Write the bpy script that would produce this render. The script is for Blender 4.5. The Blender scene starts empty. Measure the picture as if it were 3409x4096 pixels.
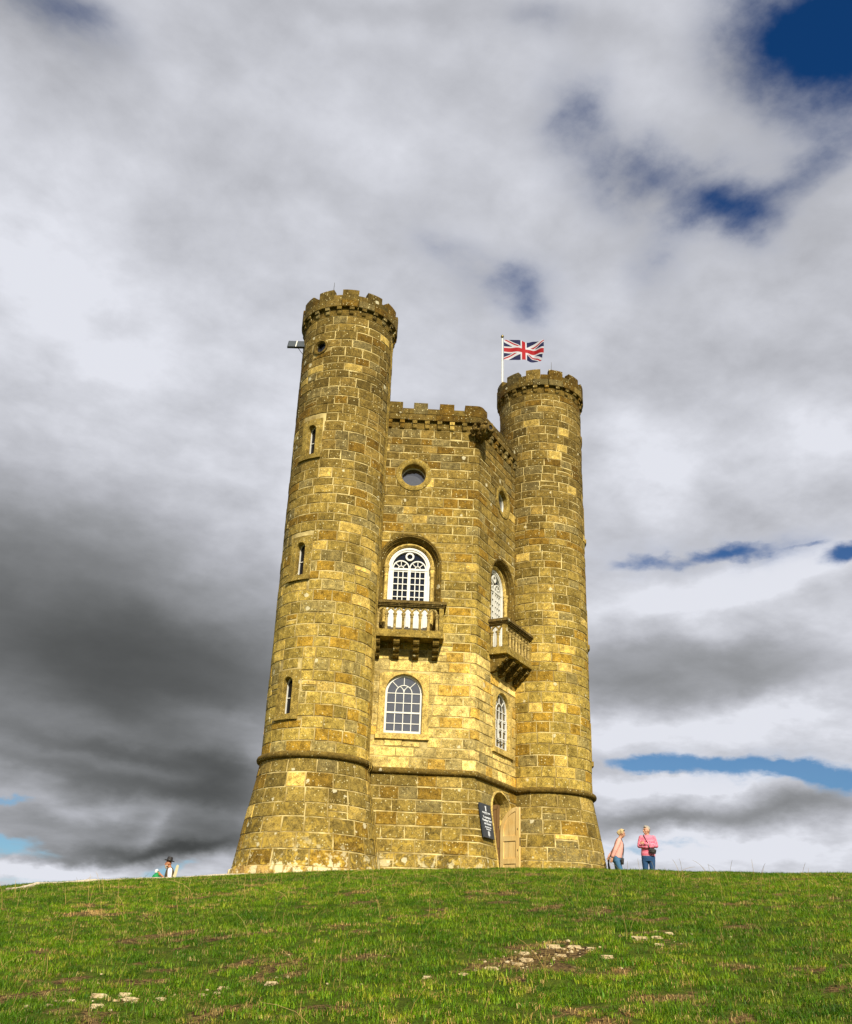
import bpy, bmesh, math, random
import numpy as np
from mathutils import Vector, Matrix, noise
random.seed(7)
SC = bpy.context.scene
COL = SC.collection
PI = math.pi
def rad(a): return a*PI/180
def dr(a): return (math.cos(rad(a)), math.sin(rad(a)))

# ------------------------------------------------------------ camera
CX, CY, CZ = -15.5951, -26.3222, -1.897
YAW, PITCH, ROLL, FPX = 0.5527, 0.4271, 0.0389, 3981.9
fw = Vector((math.sin(YAW)*math.cos(PITCH), math.cos(YAW)*math.cos(PITCH), math.sin(PITCH)))
r0 = Vector((math.cos(YAW), -math.sin(YAW), 0)); u0 = r0.cross(fw)
cr = math.cos(ROLL)*r0+math.sin(ROLL)*u0; cu = -math.sin(ROLL)*r0+math.cos(ROLL)*u0
cd = bpy.data.cameras.new('camera'); cam = bpy.data.objects.new('camera', cd); COL.objects.link(cam)
M = Matrix((cr, cu, -fw)).transposed().to_4x4(); M.translation = Vector((CX, CY, CZ)); cam.matrix_world = M
cd.sensor_fit = 'VERTICAL'; cd.sensor_height = 24; cd.lens = 24*FPX/4096
cd.clip_start = .05; cd.clip_end = 6000
SC.camera = cam
SC.view_settings.view_transform = 'Standard'; SC.view_settings.look = 'None'
SC.view_settings.gamma = 1; SC.view_settings.exposure = .35; SC.view_settings.use_curve_mapping = False
SC.render.resolution_x = 852; SC.render.resolution_y = 1024
SC.cycles.max_bounces = 5; SC.cycles.diffuse_bounces = 3; SC.cycles.glossy_bounces = 2; SC.cycles.transparent_max_bounces = 6

# ------------------------------------------------------------ light
SUN_AZ, SUN_EL = -108.0, 35.0
sd = Vector((*[c*math.cos(rad(SUN_EL)) for c in dr(SUN_AZ)], math.sin(rad(SUN_EL))))
sl = bpy.data.lights.new('sun', 'SUN'); sl.energy = 5.0; sl.angle = rad(.53); sl.color = (1, .92, .76)
so = bpy.data.objects.new('sun', sl); COL.objects.link(so); so.location = (-20, -60, 60)
so.rotation_euler = (-sd).to_track_quat('-Z', 'Y').to_euler()

# ------------------------------------------------------------ sky: clear Nishita blue behind procedural cloud
W = bpy.data.worlds.new('World'); SC.world = W; W.use_nodes = True
nt = W.node_tree; N = nt.nodes; L = nt.links; N.clear()
SKYS = .1
def nd(t, **k):
    n = N.new(t)
    for a, b in k.items(): setattr(n, a, b)
    return n
def mth(op, a, b=None, clamp=False):
    n = nd('ShaderNodeMath', operation=op, use_clamp=clamp)
    for i, v in enumerate((a, b)):
        if v is None: continue
        if isinstance(v, (int, float)): n.inputs[i].default_value = v
        else: L.new(v, n.inputs[i])
    return n.outputs[0]
def vmth(op, a, b=None, s=None):
    n = nd('ShaderNodeVectorMath', operation=op)
    for i, v in enumerate((a, b)):
        if v is None: continue
        if isinstance(v, (tuple, list, Vector)): n.inputs[i].default_value = v
        else: L.new(v, n.inputs[i])
    if s is not None: n.inputs['Scale'].default_value = s
    return n
def wnoise(vec, scale, detail, rough=.55, loc=(0,0,0), sc=(1,1,1), dist=0):
    mp = nd('ShaderNodeMapping'); mp.inputs['Location'].default_value = loc; mp.inputs['Scale'].default_value = sc
    L.new(vec, mp.inputs['Vector'])
    n = nd('ShaderNodeTexNoise'); n.inputs['Scale'].default_value = scale; n.inputs['Detail'].default_value = detail
    n.inputs['Roughness'].default_value = rough; n.inputs['Distortion'].default_value = dist
    L.new(mp.outputs[0], n.inputs['Vector']); return n
tc = nd('ShaderNodeTexCoord'); D0 = tc.outputs['Generated']
# warp directions so that cloud edges are ragged
wa = wnoise(D0, 2.6, 5, .55); wb = wnoise(D0, 11, 6, .6, (3, 7, 1), (1, 1, 1.8))
s1 = vmth('SUBTRACT', wa.outputs['Color'], (.5, .5, .5)); s1 = vmth('SCALE', s1.outputs[0], s=.10)
s2 = vmth('SUBTRACT', wb.outputs['Color'], (.5, .5, .5)); s2 = vmth('SCALE', s2.outputs[0], s=.042)
DW = vmth('ADD', vmth('ADD', D0, s1.outputs[0]).outputs[0], s2.outputs[0]).outputs[0]
def skydir(az, el):
    return Vector((math.sin(rad(az))*math.cos(rad(el)), math.cos(rad(az))*math.cos(rad(el)), math.sin(rad(el))))
def blob(az, el, wa_, we, tilt=0, sharp=1.0):
    """soft elliptical patch of sky centred at azimuth az, elevation el, widths in degrees"""
    c = skydir(az, el); m = nd('ShaderNodeMapping', vector_type='TEXTURE')
    right = Vector((math.cos(rad(az)), -math.sin(rad(az)), 0)); up = right.cross(c)
    a = math.cos(rad(tilt))*right+math.sin(rad(tilt))*up; b = -math.sin(rad(tilt))*right+math.cos(rad(tilt))*up
    R = Matrix((a, b, c)).transposed().to_euler('XYZ')
    if Matrix((a, b, c)).determinant() < 0: R = Matrix((a, b, -c)).transposed().to_euler('XYZ')
    m.inputs['Location'].default_value = c; m.inputs['Rotation'].default_value = R
    m.inputs['Scale'].default_value = (rad(wa_), rad(we), rad(max(wa_, we))*2.5)
    L.new(DW, m.inputs['Vector'])
    q = vmth('DOT_PRODUCT', m.outputs[0], m.outputs[0]).outputs['Value']
    if sharp != 1: q = mth('POWER', q, sharp)
    return mth('EXPONENT', mth('MULTIPLY', q, -1))
def total(items, start=0.0):
    acc = None
    for amp, b in items:
        t = mth('MULTIPLY', b, amp); acc = t if acc is None else mth('ADD', acc, t)
    return acc if not start else mth('ADD', acc, start)
BRIGHT = [(-0.34, (11.0, 15.7, 15.1, 7.1, -5.2, 2)), (-0.12, (18.2, 14.1, 10.3, 3.4, -10.2, 2)), (-0.22, (18.4, 8.9, 10.9, 1.5, -7.2, 2)), (0.12, (21.0, 11.6, 3.6, 0.9, -14.2, 1.0)), (0.1, (12.9, 9.7, 6.2, 0.5, -6.2, 1.0)), (0.12, (14.2, 6.8, 5.4, 0.6, -7.2, 1.0)), (-0.19, (15.7, 6.4, 10.4, 2.1, -2.2, 2)), (-0.15, (19.3, 6.1, 5.8, 0.6, -2.2, 1.0)), (-0.34, (19.0, 4.9, 6.7, 0.6, 1.7999999999999998, 1.0)), (-0.12, (21.6, 8.4, 2.8, 2.8, -2.2, 1.0)), (0.26, (11.8, 3.9, 4.4, 0.4, 3.8, 1.0)), (0.12, (17.4, 6.1, 1.0, 0.5, 32.8, 1.0)), (0.085, (5.6, 32.6, 10.7, 7.5, -2.2, 1.0)), (-0.16, (0.5, 46.1, 4.7, 2.0, -2.2, 1.0)), (-0.06, (25.1, 51.4, 17.7, 0.9, -2.2, 1.0)), (-0.07, (55.5, 46.3, 2.6, 3.4, 37.8, 1.0)), (-0.05, (42.5, 43.7, 2.9, 1.5, -32.2, 1.0)), (0.12, (46.0, 27.3, 3.2, 2.4, -2.2, 1.0)), (0.05, (44.0, 28.5, 1.3, 2.4, -2.2, 1.0)), (0.08, (55.3, 27.4, 3.2, 1.9, -2.2, 1.0)), (0.2, (50.8, 20.6, 7.1, 1.1, 5.8, 1.0)), (-0.2, (47.4, 16.1, 9.0, 1.9, -2.2, 2)), (-0.1, (42.9, 14.3, 3.4, 1.1, -2.2, 1.0)), (0.16, (43.9, 12.5, 4.1, 1.0, 2.8, 1.0)), (0.12, (52.3, 12.8, 4.8, 1.2, -2.2, 1.0)), (0.27, (47.2, 9.7, 6.9, 0.5, 1.7999999999999998, 1.0)), (-0.24, (45.5, 7.8, 6.6, 0.6, 1.7999999999999998, 1.0)), (-0.18, (53.5, 8.1, 3.4, 0.8, -2.2, 1.0)), (0.24, (47.4, 6.3, 7.3, 0.6, -2.2, 1.0)), (0.05, (50.1, 5.3, 5.7, 0.3, -2.2, 1.0)), (-0.02, (40.6, 42.0, 6.3, 5.0, -2.2, 1.0)), (0.02, (23.0, 26.7, 8.3, 5.5, -2.2, 1.0))]
GAPS = [(1.35, (63.6, 47.2, 5.6, 3.7, 17.8, 1.0)), (0.85, (57.2, 48.1, 3.9, 2.3, -2.2, 1.0)), (1.0, (51.5, 41.0, 4.3, 1.7, -22.2, 1.0)), (0.6, (44.9, 42.5, 2.4, 2.0, -2.2, 1.0)), (0.55, (40.8, 46.1, 1.9, 2.1, -2.2, 1.0)), (0.6, (58.6, 41.4, 3.3, 1.2, 17.8, 1.0)), (0.62, (35.4, 38.2, 2.9, 1.3, -2.2, 1.0)), (0.5, (31.1, 39.8, 2.1, 1.1, -2.2, 1.0)), (0.45, (39.1, 50.3, 1.8, 1.1, -2.2, 1.0)), (0.42, (46.2, 38.3, 1.8, 1.8, -2.2, 1.0)), (0.35, (37.4, 36.4, 1.6, 1.1, -2.2, 1.0)), (0.55, (3.0, 46.6, 3.2, 1.8, -2.2, 1.0)), (0.45, (50.2, 22.5, 6.7, 1.0, -2.2, 1.0)), (0.35, (49.1, 10.6, 6.3, 0.8, -2.2, 1.0))]
CRISP = [(0.72, (47.4, 22.5, 4.5, 0.5, 2.8, 1.0)), (0.4, (50.2, 22.3, 1.5, 0.5, -2.2, 1.0)), (1.3, (56.5, 21.2, 1.7, 0.6, -2.2, 1.0)), (0.4, (54.0, 22.2, 1.5, 0.2, -2.2, 1.0)), (1.05, (43.9, 10.7, 2.8, 0.4, -6.2, 1.0)), (0.95, (47.0, 10.8, 2.5, 0.5, 3.8, 1.0)), (1.0, (50.1, 10.5, 2.4, 0.4, -10.2, 1.0)), (1.2, (52.7, 9.8, 2.8, 0.6, -7.2, 1.0)), (1.1, (54.8, 9.2, 1.3, 0.8, -2.2, 1.0)), (0.5, (44.4, 6.5, 2.9, 0.2, -2.2, 1.0)), (0.6, (10.0, 7.0, 1.3, 0.2, -2.2, 1.0)), (0.9, (10.2, 4.7, 2.2, 0.4, 2.8, 1.0)), (1.0, (19.2, 4.0, 1.6, 0.3, 1.7999999999999998, 1.0)), (0.5, (11.9, 3.3, 4.3, 0.3, 2.8, 1.0))]
BASE_L = .795
SKYTINT = (.07, .30, .56)

sep = nd('ShaderNodeSeparateXYZ'); L.new(D0, sep.inputs[0])
# cloud-deck coordinates: the deck flattens towards the horizon
inv = mth('DIVIDE', 1, mth('ADD', mth('MAXIMUM', sep.outputs[2], 0), .22))
pl = vmth('SCALE', D0); L.new(inv, pl.inputs['Scale'])
big = wnoise(pl.outputs[0], 1.5, 5, .55, (1, 5, 2)); fine = wnoise(pl.outputs[0], 3.4, 9, .60, (9, 2, 4), dist=.25)
puff = wnoise(pl.outputs[0], 9, 7, .55, (2, 8, 1), dist=.1)
lum0 = total([(a, blob(*b)) for a, b in BRIGHT], BASE_L); lum = lum0
lum = mth('ADD', lum, mth('MULTIPLY', mth('SUBTRACT', big.outputs[0], .5), .12))
lum = mth('ADD', lum, mth('MULTIPLY', mth('SUBTRACT', fine.outputs[0], .5), mth('MULTIPLY', mth('MULTIPLY', lum0, lum0), .36)))
lum = mth('ADD', lum, mth('MULTIPLY', mth('SUBTRACT', puff.outputs[0], .5), mth('MULTIPLY', mth('MULTIPLY', lum0, lum0), .42)))
lum = mth('MINIMUM', mth('MAXIMUM', lum, .14), .90); lin = mth('POWER', lum, 2.2)
# thin places in the cloud let the blue through
thin = total([(a, blob(*b)) for a, b in GAPS]); near = mth('MULTIPLY', thin, 2.2, True)
thin = mth('ADD', thin, mth('MULTIPLY', mth('SUBTRACT', fine.outputs[0], .5), mth('MULTIPLY', near, 2.4)))
thin = mth('ADD', thin, mth('MULTIPLY', mth('SUBTRACT', puff.outputs[0], .5), mth('MULTIPLY', near, 1.7)))
def sstep(v, lo, hi, top=1.0):
    m = nd('ShaderNodeMapRange', interpolation_type='SMOOTHSTEP'); m.inputs['From Min'].default_value = lo; m.inputs['From Max'].default_value = hi; m.inputs['To Max'].default_value = top
    L.new(v, m.inputs['Value']); return m.outputs[0]
crisp = total([(a, blob(*b)) for a, b in CRISP])
nc = mth('MULTIPLY', crisp, 2.5, True); crisp = mth('ADD', crisp, mth('MULTIPLY', mth('SUBTRACT', fine.outputs[0], .5), mth('MULTIPLY', nc, 1.4))); crisp = mth('ADD', crisp, mth('MULTIPLY', mth('SUBTRACT', puff.outputs[0], .5), mth('MULTIPLY', nc, 1.9)))
gap = mth('MAXIMUM', sstep(thin, -.05, 1.35, 1.0), sstep(crisp, .10, 1.05, .97))
ct = nd('ShaderNodeMix', data_type='RGBA'); L.new(mth('MULTIPLY', mth('SUBTRACT', lum, .25), 2.2, True), ct.inputs['Factor'])
ct.inputs['A'].default_value = (.96, 1.0, .98, 1); ct.inputs['B'].default_value = (.965, .985, 1.07, 1)
cc = vmth('SCALE', ct.outputs['Result']); L.new(mth('MULTIPLY', lin, .785/SKYS), cc.inputs['Scale'])
sky = nd('ShaderNodeTexSky', sky_type='NISHITA'); sky.sun_disc = False; sky.sun_elevation = rad(SUN_EL); sky.sun_rotation = rad(90-SUN_AZ)
sky.air_density = 1.0; sky.dust_density = .25; sky.ozone_density = 3
tm = nd('ShaderNodeMix', data_type='RGBA'); L.new(sstep(sep.outputs[2], .08, .55), tm.inputs['Factor']); tm.inputs['A'].default_value = (.36, .50, .60, 1); tm.inputs['B'].default_value = (*SKYTINT, 1)
tint = vmth('MULTIPLY', sky.outputs[0], tm.outputs['Result'])
mx = nd('ShaderNodeMix', data_type='RGBA'); L.new(gap, mx.inputs['Factor']); L.new(cc.outputs[0], mx.inputs['A']); L.new(tint.outputs[0], mx.inputs['B'])
bg = nd('ShaderNodeBackground'); bg.inputs['Strength'].default_value = SKYS; L.new(mx.outputs['Result'], bg.inputs['Color'])
wo = nd('ShaderNodeOutputWorld'); L.new(bg.outputs[0], wo.inputs[0])
W.cycles.sampling_method = 'MANUAL'; W.cycles.sample_map_resolution = 512
# ------------------------------------------------------------ materials
def mat(name, base=(.5,.5,.5), rough=.7, metal=0, **k):
    m = bpy.data.materials.new(name); m.use_nodes = True
    b = m.node_tree.nodes['Principled BSDF']; b.inputs['Base Color'].default_value = (*base, 1)
    b.inputs['Roughness'].default_value = rough; b.inputs['Metallic'].default_value = metal
    for a, v in k.items(): b.inputs[a].default_value = v
    return m
class NB:
    """small node helper for one material"""
    def __init__(s, m): s.t = m.node_tree; s.n = s.t.nodes; s.l = s.t.links; s.b = s.n['Principled BSDF']
    def new(s, t, **k):
        n = s.n.new(t)
        for a, v in k.items(): setattr(n, a, v)
        return n
    def pos(s): return s.new('ShaderNodeNewGeometry').outputs['Position']
    def objpos(s): return s.new('ShaderNodeTexCoord').outputs['Object']
    def noise(s, vec, sc, det=4, ro=.6, dist=0, col=False):
        n = s.new('ShaderNodeTexNoise'); n.inputs['Scale'].default_value = sc; n.inputs['Detail'].default_value = det
        n.inputs['Roughness'].default_value = ro; n.inputs['Distortion'].default_value = dist; s.l.new(vec, n.inputs['Vector'])
        return n.outputs['Color' if col else 0]
    def ramp(s, v, stops):
        r = s.new('ShaderNodeValToRGB'); e = r.color_ramp.elements
        while len(e) < len(stops): e.new(.5)
        for x, (p_, c) in zip(e, stops): x.position = p_; x.color = (*c, 1) if isinstance(c, tuple) else (c, c, c, 1)
        s.l.new(v, r.inputs[0]); return r.outputs[0]
    def mix(s, f, a, b, mode='MIX'):
        m = s.new('ShaderNodeMix', data_type='RGBA', blend_type=mode)
        for key, v in (('Factor', f), ('A', a), ('B', b)):
            if isinstance(v, (int, float)): m.inputs[key].default_value = v
            elif isinstance(v, tuple): m.inputs[key].default_value = (*v, 1)
            else: s.l.new(v, m.inputs[key])
        return m.outputs['Result']
    def math(s, op, a, b=None, clamp=False):
        n = s.new('ShaderNodeMath', operation=op, use_clamp=clamp)
        for i, v in enumerate((a, b)):
            if v is None: continue
            if isinstance(v, (int, float)): n.inputs[i].default_value = v
            else: s.l.new(v, n.inputs[i])
        return n.outputs[0]
    def attr(s, name): return s.new('ShaderNodeAttribute', attribute_name=name).outputs['Color']
    def color(s, c): s.l.new(c, s.b.inputs['Base Color'])
    def bump(s, h, strength=.4, dist=.01):
        b = s.new('ShaderNodeBump'); b.inputs['Strength'].default_value = strength; b.inputs['Distance'].default_value = dist
        s.l.new(h, b.inputs['Height']); s.l.new(b.outputs[0], s.b.inputs['Normal'])
def lichen(n, c, P, amount=1.0):
    """grime, pits, pale and orange lichen growing on weathered limestone"""
    sx = n.new('ShaderNodeSeparateXYZ'); n.l.new(P, sx.inputs[0]); z = sx.outputs[2]
    low = n.math('SUBTRACT', 1, n.math('DIVIDE', z, 2.6), True)
    # big grime clouds
    g = n.noise(P, 1.1, 5, .6); c = n.mix(n.ramp(g, [(.40, 0.0), (.68, .42*amount)]), c, (.070, .046, .008), 'MIX')
    m = n.noise(P, 7, 6, .65); c = n.mix(1.0, c, n.ramp(m, [(.28, (.40, .36, .26)), (.5, (.92, .91, .86)), (.72, (1.50, 1.45, 1.28))]), 'MULTIPLY')
    f = n.noise(P, 42, 4, .7); c = n.mix(1.0, c, n.ramp(f, [(.34, (.28, .25, .20)), (.46, (.98, .98, .98)), (.66, (1.7, 1.62, 1.4))]), 'MULTIPLY')
    # orange crusts low down
    o = n.noise(P, 5.5, 6, .7, .6); of = n.math('MULTIPLY', n.ramp(o, [(.50, 0.0), (.60, .85)]), n.math('POWER', low, 1.6)); c = n.mix(of, c, (.56, .37, .05))
    # small pale specks
    v = n.new('ShaderNodeTexVoronoi'); v.inputs['Scale'].default_value = 15; n.l.new(P, v.inputs['Vector'])
    sp = n.new('ShaderNodeSeparateColor'); n.l.new(v.outputs['Color'], sp.inputs[0])
    keep = n.math('GREATER_THAN', sp.outputs[0], .45); rr = n.math('MULTIPLY', sp.outputs[1], .24)
    s1_ = n.math('MULTIPLY', n.math('LESS_THAN', n.math('ADD', v.outputs['Distance'], n.math('MULTIPLY', f, .10)), n.math('ADD', rr, .10)), keep)
    c = n.mix(n.math('MULTIPLY', s1_, .70*amount), c, (.66, .58, .30))
    # larger pale rosettes, denser near the ground
    v2 = n.new('ShaderNodeTexVoronoi'); v2.inputs['Scale'].default_value = 3.3
    wv = n.new('ShaderNodeVectorMath', operation='ADD'); n.l.new(P, wv.inputs[0])
    w2 = n.new('ShaderNodeVectorMath', operation='SCALE'); n.l.new(n.noise(P, 14, 4, .7, col=True), w2.inputs[0]); w2.inputs['Scale'].default_value = .13
    n.l.new(w2.outputs[0], wv.inputs[1]); n.l.new(wv.outputs[0], v2.inputs['Vector'])
    sp2 = n.new('ShaderNodeSeparateColor'); n.l.new(v2.outputs['Color'], sp2.inputs[0])
    thr = n.math('SUBTRACT', .80, n.math('MULTIPLY', low, .55))
    k2 = n.math('GREATER_THAN', sp2.outputs[0], thr)
    s2_ = n.math('MULTIPLY', n.math('LESS_THAN', v2.outputs['Distance'], n.math('ADD', n.math('MULTIPLY', sp2.outputs[1], .20), .05)), k2)
    c = n.mix(n.math('MULTIPLY', s2_, .62*amount), c, (.70, .64, .42))
    # crusty pale growth just above the grass
    lo2 = n.math('SUBTRACT', 1, n.math('DIVIDE', z, 1.0), True); w3 = n.noise(P, 3.2, 7, .72, .4)
    c = n.mix(n.math('MULTIPLY', n.ramp(n.math('ADD', w3, n.math('MULTIPLY', lo2, .10)), [(.60, 0.0), (.64, .85)]), lo2), c, (.74, .66, .40))
    return c, m, f
def stone_mat(name, base=None, amount=1.0, attr=False, bump=.6):
    m = mat(name, rough=.92); n = NB(m); P = n.pos(); m.node_tree.nodes['Principled BSDF'].inputs['Specular IOR Level'].default_value = .15
    c = n.attr('tint') if attr else n.mix(0.0, base, base)
    c, a, f = lichen(n, c, P, amount); n.color(c)
    h = n.math('ADD', n.math('MULTIPLY', a, .6), n.math('MULTIPLY', f, .4)); n.bump(h, bump, .03)
    return m
MS = stone_mat('ashlar', attr=True)
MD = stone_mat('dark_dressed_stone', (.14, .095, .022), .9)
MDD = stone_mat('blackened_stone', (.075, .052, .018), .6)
MY = stone_mat('clean_dressed_stone', (.52, .385, .125), .35)
MB_ = stone_mat('surround_stone', (.29, .21, .055), .9)
MM = mat('lime_mortar', rough=.95); n = NB(MM); P = n.pos()
n.color(n.mix(n.ramp(n.noise(P, 2.0, 5), [(.36, 0.0), (.58, 1.0)]), (.64, .51, .21), (.26, .185, .055))); n.bump(n.noise(P, 60, 3), .4, .01)
MW = mat('white_paint', (.66, .65, .60), .5); n = NB(MW); n.color(n.mix(n.ramp(n.noise(n.pos(), 9, 5, .7), [(.40, 0.0), (.75, .5)]), (.68, .67, .61), (.44, .42, .34)))
MG = mat('window_glass', (.006, .009, .018), .03, **{'Specular IOR Level': .5}); n = NB(MG)
n.bump(n.noise(n.pos(), 2.2, 1), .12, .02)
MG2 = mat('pale_reflection_glass', (.045, .047, .052), .06, IOR=2.6); n = NB(MG2); n.bump(n.noise(n.pos(), 3.0, 2), .25, .03)  # paler base and raised IOR stand in for cloud reflections
MIN = mat('interior_shade', (.02, .016, .010), .9)  # near-black colour that paints shade into the doorway and gargoyle mouth
MBLK = mat('black_metal', (.012, .012, .013), .5)
MWOOD = mat('pale_oak', (.5, .3, .1), .6); n = NB(MWOOD); o = n.objpos()
mp = n.new('ShaderNodeMapping'); mp.inputs['Scale'].default_value = (14, 14, .9); n.l.new(o, mp.inputs[0])
gr = n.noise(mp.outputs[0], 2.5, 6, .65, .6); n.color(n.mix(n.ramp(n.noise(o, 1.6, 3), [(.3, 0.0), (.75, .55)]), n.ramp(gr, [(.25, (.50, .27, .06)), (.6, (.82, .53, .17)), (.8, (.88, .62, .23))]), (.88, .72, .36))); n.bump(gr, .2, .004)
MWOODD = mat('shaded_oak', (.15, .075, .018), .65)  # same oak as the other leaf, darkened to carry the recess shade

# ------------------------------------------------------------ object helpers
def tag(o, label=None, cat=None, group=None, kind=None):
    if label: o['label'] = label
    if cat: o['category'] = cat
    if group: o['group'] = group
    if kind: o['kind'] = kind
    return o
def empty(name, loc=(0, 0, 0), parent=None, rz=0):
    o = bpy.data.objects.new(name, None); COL.objects.link(o); o.parent = parent; o.location = loc; o.rotation_euler.z = rz
    o.empty_display_size = .2; return o
def link(name, me, parent=None, mats=()):
    for m in mats: me.materials.append(m)
    o = bpy.data.objects.new(name, me); COL.objects.link(o); o.parent = parent; return o
class MB:
    def __init__(s): s.v = []; s.f = []; s.c = []; s.mi = []
    def add(s, vs, fs, col=None, mi=0):
        b = len(s.v); s.v += [tuple(v) for v in vs]; s.f += [tuple(i+b for i in f) for f in fs]
        s.c += [col]*len(vs); s.mi += [mi]*len(fs); return s
    def box(s, x0, x1, y0, y1, z0, z1, T=None, **k):
        vs = [(x, y, z) for z in (z0, z1) for x, y in ((x0, y0), (x1, y0), (x1, y1), (x0, y1))]
        if T: vs = [T(*v) for v in vs]
        return s.add(vs, [(3, 2, 1, 0), (4, 5, 6, 7), (0, 1, 5, 4), (1, 2, 6, 5), (2, 3, 7, 6), (3, 0, 4, 7)], **k)
    def tube(s, pts, r, n=8, T=None, **k):
        pts = [Vector(q) for q in pts]; R = r if isinstance(r, (list, tuple)) else [r]*len(pts); vs = []
        for i, q in enumerate(pts):
            t = (pts[min(i+1, len(pts)-1)]-pts[max(i-1, 0)]).normalized()
            if i == 0: a = t.cross(Vector((0, 0, 1)) if abs(t.z) < .9 else Vector((1, 0, 0))).normalized()
            else: a = (a-t*a.dot(t)).normalized()
            b = t.cross(a)
            vs += [q+R[i]*(math.cos(2*PI*j/n)*a+math.sin(2*PI*j/n)*b) for j in range(n)]
        fs = [(i*n+j, i*n+(j+1) % n, (i+1)*n+(j+1) % n, (i+1)*n+j) for i in range(len(pts)-1) for j in range(n)]
        fs += [tuple(range(n))[::-1], tuple((len(pts)-1)*n+j for j in range(n))]
        return s.add(vs if not T else [T(*v) for v in vs], fs, **k)
    def lathe(s, prof, n=12, c=(0, 0), T=None, **k):
        vs = [(c[0]+r*math.cos(2*PI*j/n), c[1]+r*math.sin(2*PI*j/n), z) for r, z in prof for j in range(n)]
        fs = [(i*n+j, i*n+(j+1) % n, (i+1)*n+(j+1) % n, (i+1)*n+j) for i in range(len(prof)-1) for j in range(n)]
        return s.add(vs if not T else [T(*v) for v in vs], fs, **k)
    def prism(s, poly, d0, d1, T, **k):
        """poly in (a,b), extruded over third coordinate d0..d1; T(a,b,d)"""
        m = len(poly); vs = [T(a, b, d0) for a, b in poly]+[T(a, b, d1) for a, b in poly]
        return s.add(vs, [tuple(range(m))[::-1], tuple(range(m, 2*m))]+[(i, (i+1) % m, m+(i+1) % m, m+i) for i in range(m)], **k)
    def mesh(s, name, smooth=False, fix=True):
        me = bpy.data.meshes.new(name); me.from_pydata(s.v, [], s.f)
        me.polygons.foreach_set('material_index', s.mi)
        if any(c is not None for c in s.c):
            a = me.color_attributes.new('tint', 'FLOAT_COLOR', 'POINT')
            a.data.foreach_set('color', [x for c in s.c for x in (*(c or (.3, .2, .05)), 1)])
        if fix:
            bm = bmesh.new(); bm.from_mesh(me); bmesh.ops.recalc_face_normals(bm, faces=bm.faces); bm.to_mesh(me); bm.free()
        if smooth: me.polygons.foreach_set('use_smooth', [True]*len(me.polygons)); me.set_sharp_from_angle(angle=rad(38)) if hasattr(me, 'set_sharp_from_angle') else None
        me.update(); return me
    def build(s, name, m, parent=None, smooth=False, fix=True):
        return link(name, s.mesh(name, smooth, fix), parent, m if isinstance(m, (list, tuple)) else [m])

# ------------------------------------------------------------ the hill
SKL = [(0, 2.3), (10.6, 2.85), (12.3, 3.12), (16.6, 3.58), (19.1, 3.76), (21.9, 4.05), (29.6, 4.64), (36.4, 4.94), (41.8, 5.07), (44.4, 5.05), (49.5, 4.99), (54.4, 5.0), (70, 4.6)]
SX, SY = [a for a, b in SKL], [b for a, b in SKL]
def crest(az): return float(np.interp(az, [20, 27], [26, 23]))
def gz(x, y, bumps=True):
    dx, dy = x-CX, y-CY; h = math.hypot(dx, dy); az = math.degrees(math.atan2(dx, dy))
    s = dx*math.sin(YAW)+dy*math.cos(YAW)
    t = math.tan(rad(float(np.interp(az, SX, SY)))); hc = crest(az); b = 1.5/hc**2
    if h < hc: z = -3.4+(t+2*b*hc)*h-b*h*h
    else:
        q = h-hc; z = CZ+t*h; qm = (t+.08)/.02
        z += -.01*q*q if q < qm else -.01*qm*qm-(t+.08)*(q-qm)
    w = min(1, max(0, ((s/max(h, .5))-.25)/.4)); w = w*w*(3-2*w) if h > 1.5 else 1
    z = z*w+(-3.4+.2*s)*(1-w)
    if bumps: z += .03*noise.noise(Vector((x*.9, y*.9, 0)))*min(1, h/6)+.012*noise.noise(Vector((x*3.1, y*3.1, 2)))
    return max(z, -60)-.04
STRIP = [(-14.6, -18.7), (-13.4, -18.8), (-12.6, -19.2), (-11.5, -19.85), (-10.6, -19.85), (-9.9, -19.7), (-9.2, -19.6), (-8.6, -19.4)]
def segdist(x, y, pts):
    d = 1e9
    for (x0, y0), (x1, y1) in zip(pts, pts[1:]):
        ax, ay = x1-x0, y1-y0; t = max(0, min(1, ((x-x0)*ax+(y-y0)*ay)/(ax*ax+ay*ay))); d = min(d, math.hypot(x-x0-ax*t, y-y0-ay*t))
    return d
def bare(x, y):
    """0 = thick turf, 1 = worn earth"""
    a = noise.fractal(Vector((x*.8, y*.8, 3)), 1.0, 2.0, 4); b = noise.fractal(Vector((x*2.6, y*2.6, 9)), 1.0, 2.0, 3)
    c3 = noise.fractal(Vector((x*1.4+y*.5, y*5, 6)), 1.0, 2.0, 3); v = (a*.9+b*.7+c3*.75)-.13
    d = segdist(x, y, STRIP); v += .26*max(0, 1-d/.40)-.08
    return max(0, min(1, v*1.9))
azs = sorted(set([round(a, 2) for a in np.arange(-12, 76, .6)]+[float(a) for a in range(-180, 180, 4)]))
hs = [0.4, 1, 1.8, 2.6, 3.4]; h = 4.0
while h < 30: hs.append(h); h += .055*h**.62
while h < 4500: hs.append(h); h *= 1.09
gv = [(CX, CY, gz(CX, CY))]; gb = [0]; 
for h in hs:
    for a in azs:
        x, y = CX+h*math.sin(rad(a)), CY+h*math.cos(rad(a)); gv.append((x, y, gz(x, y))); gb.append(bare(x, y) if 3 < h < 40 and -15 < a < 80 else .2)
na = len(azs)
gf = [(0, 1+(j+1) % na, 1+j) for j in range(na)]+[(1+i*na+j, 1+i*na+(j+1) % na, 1+(i+1)*na+(j+1) % na, 1+(i+1)*na+j) for i in range(len(hs)-1) for j in range(na)]
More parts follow.
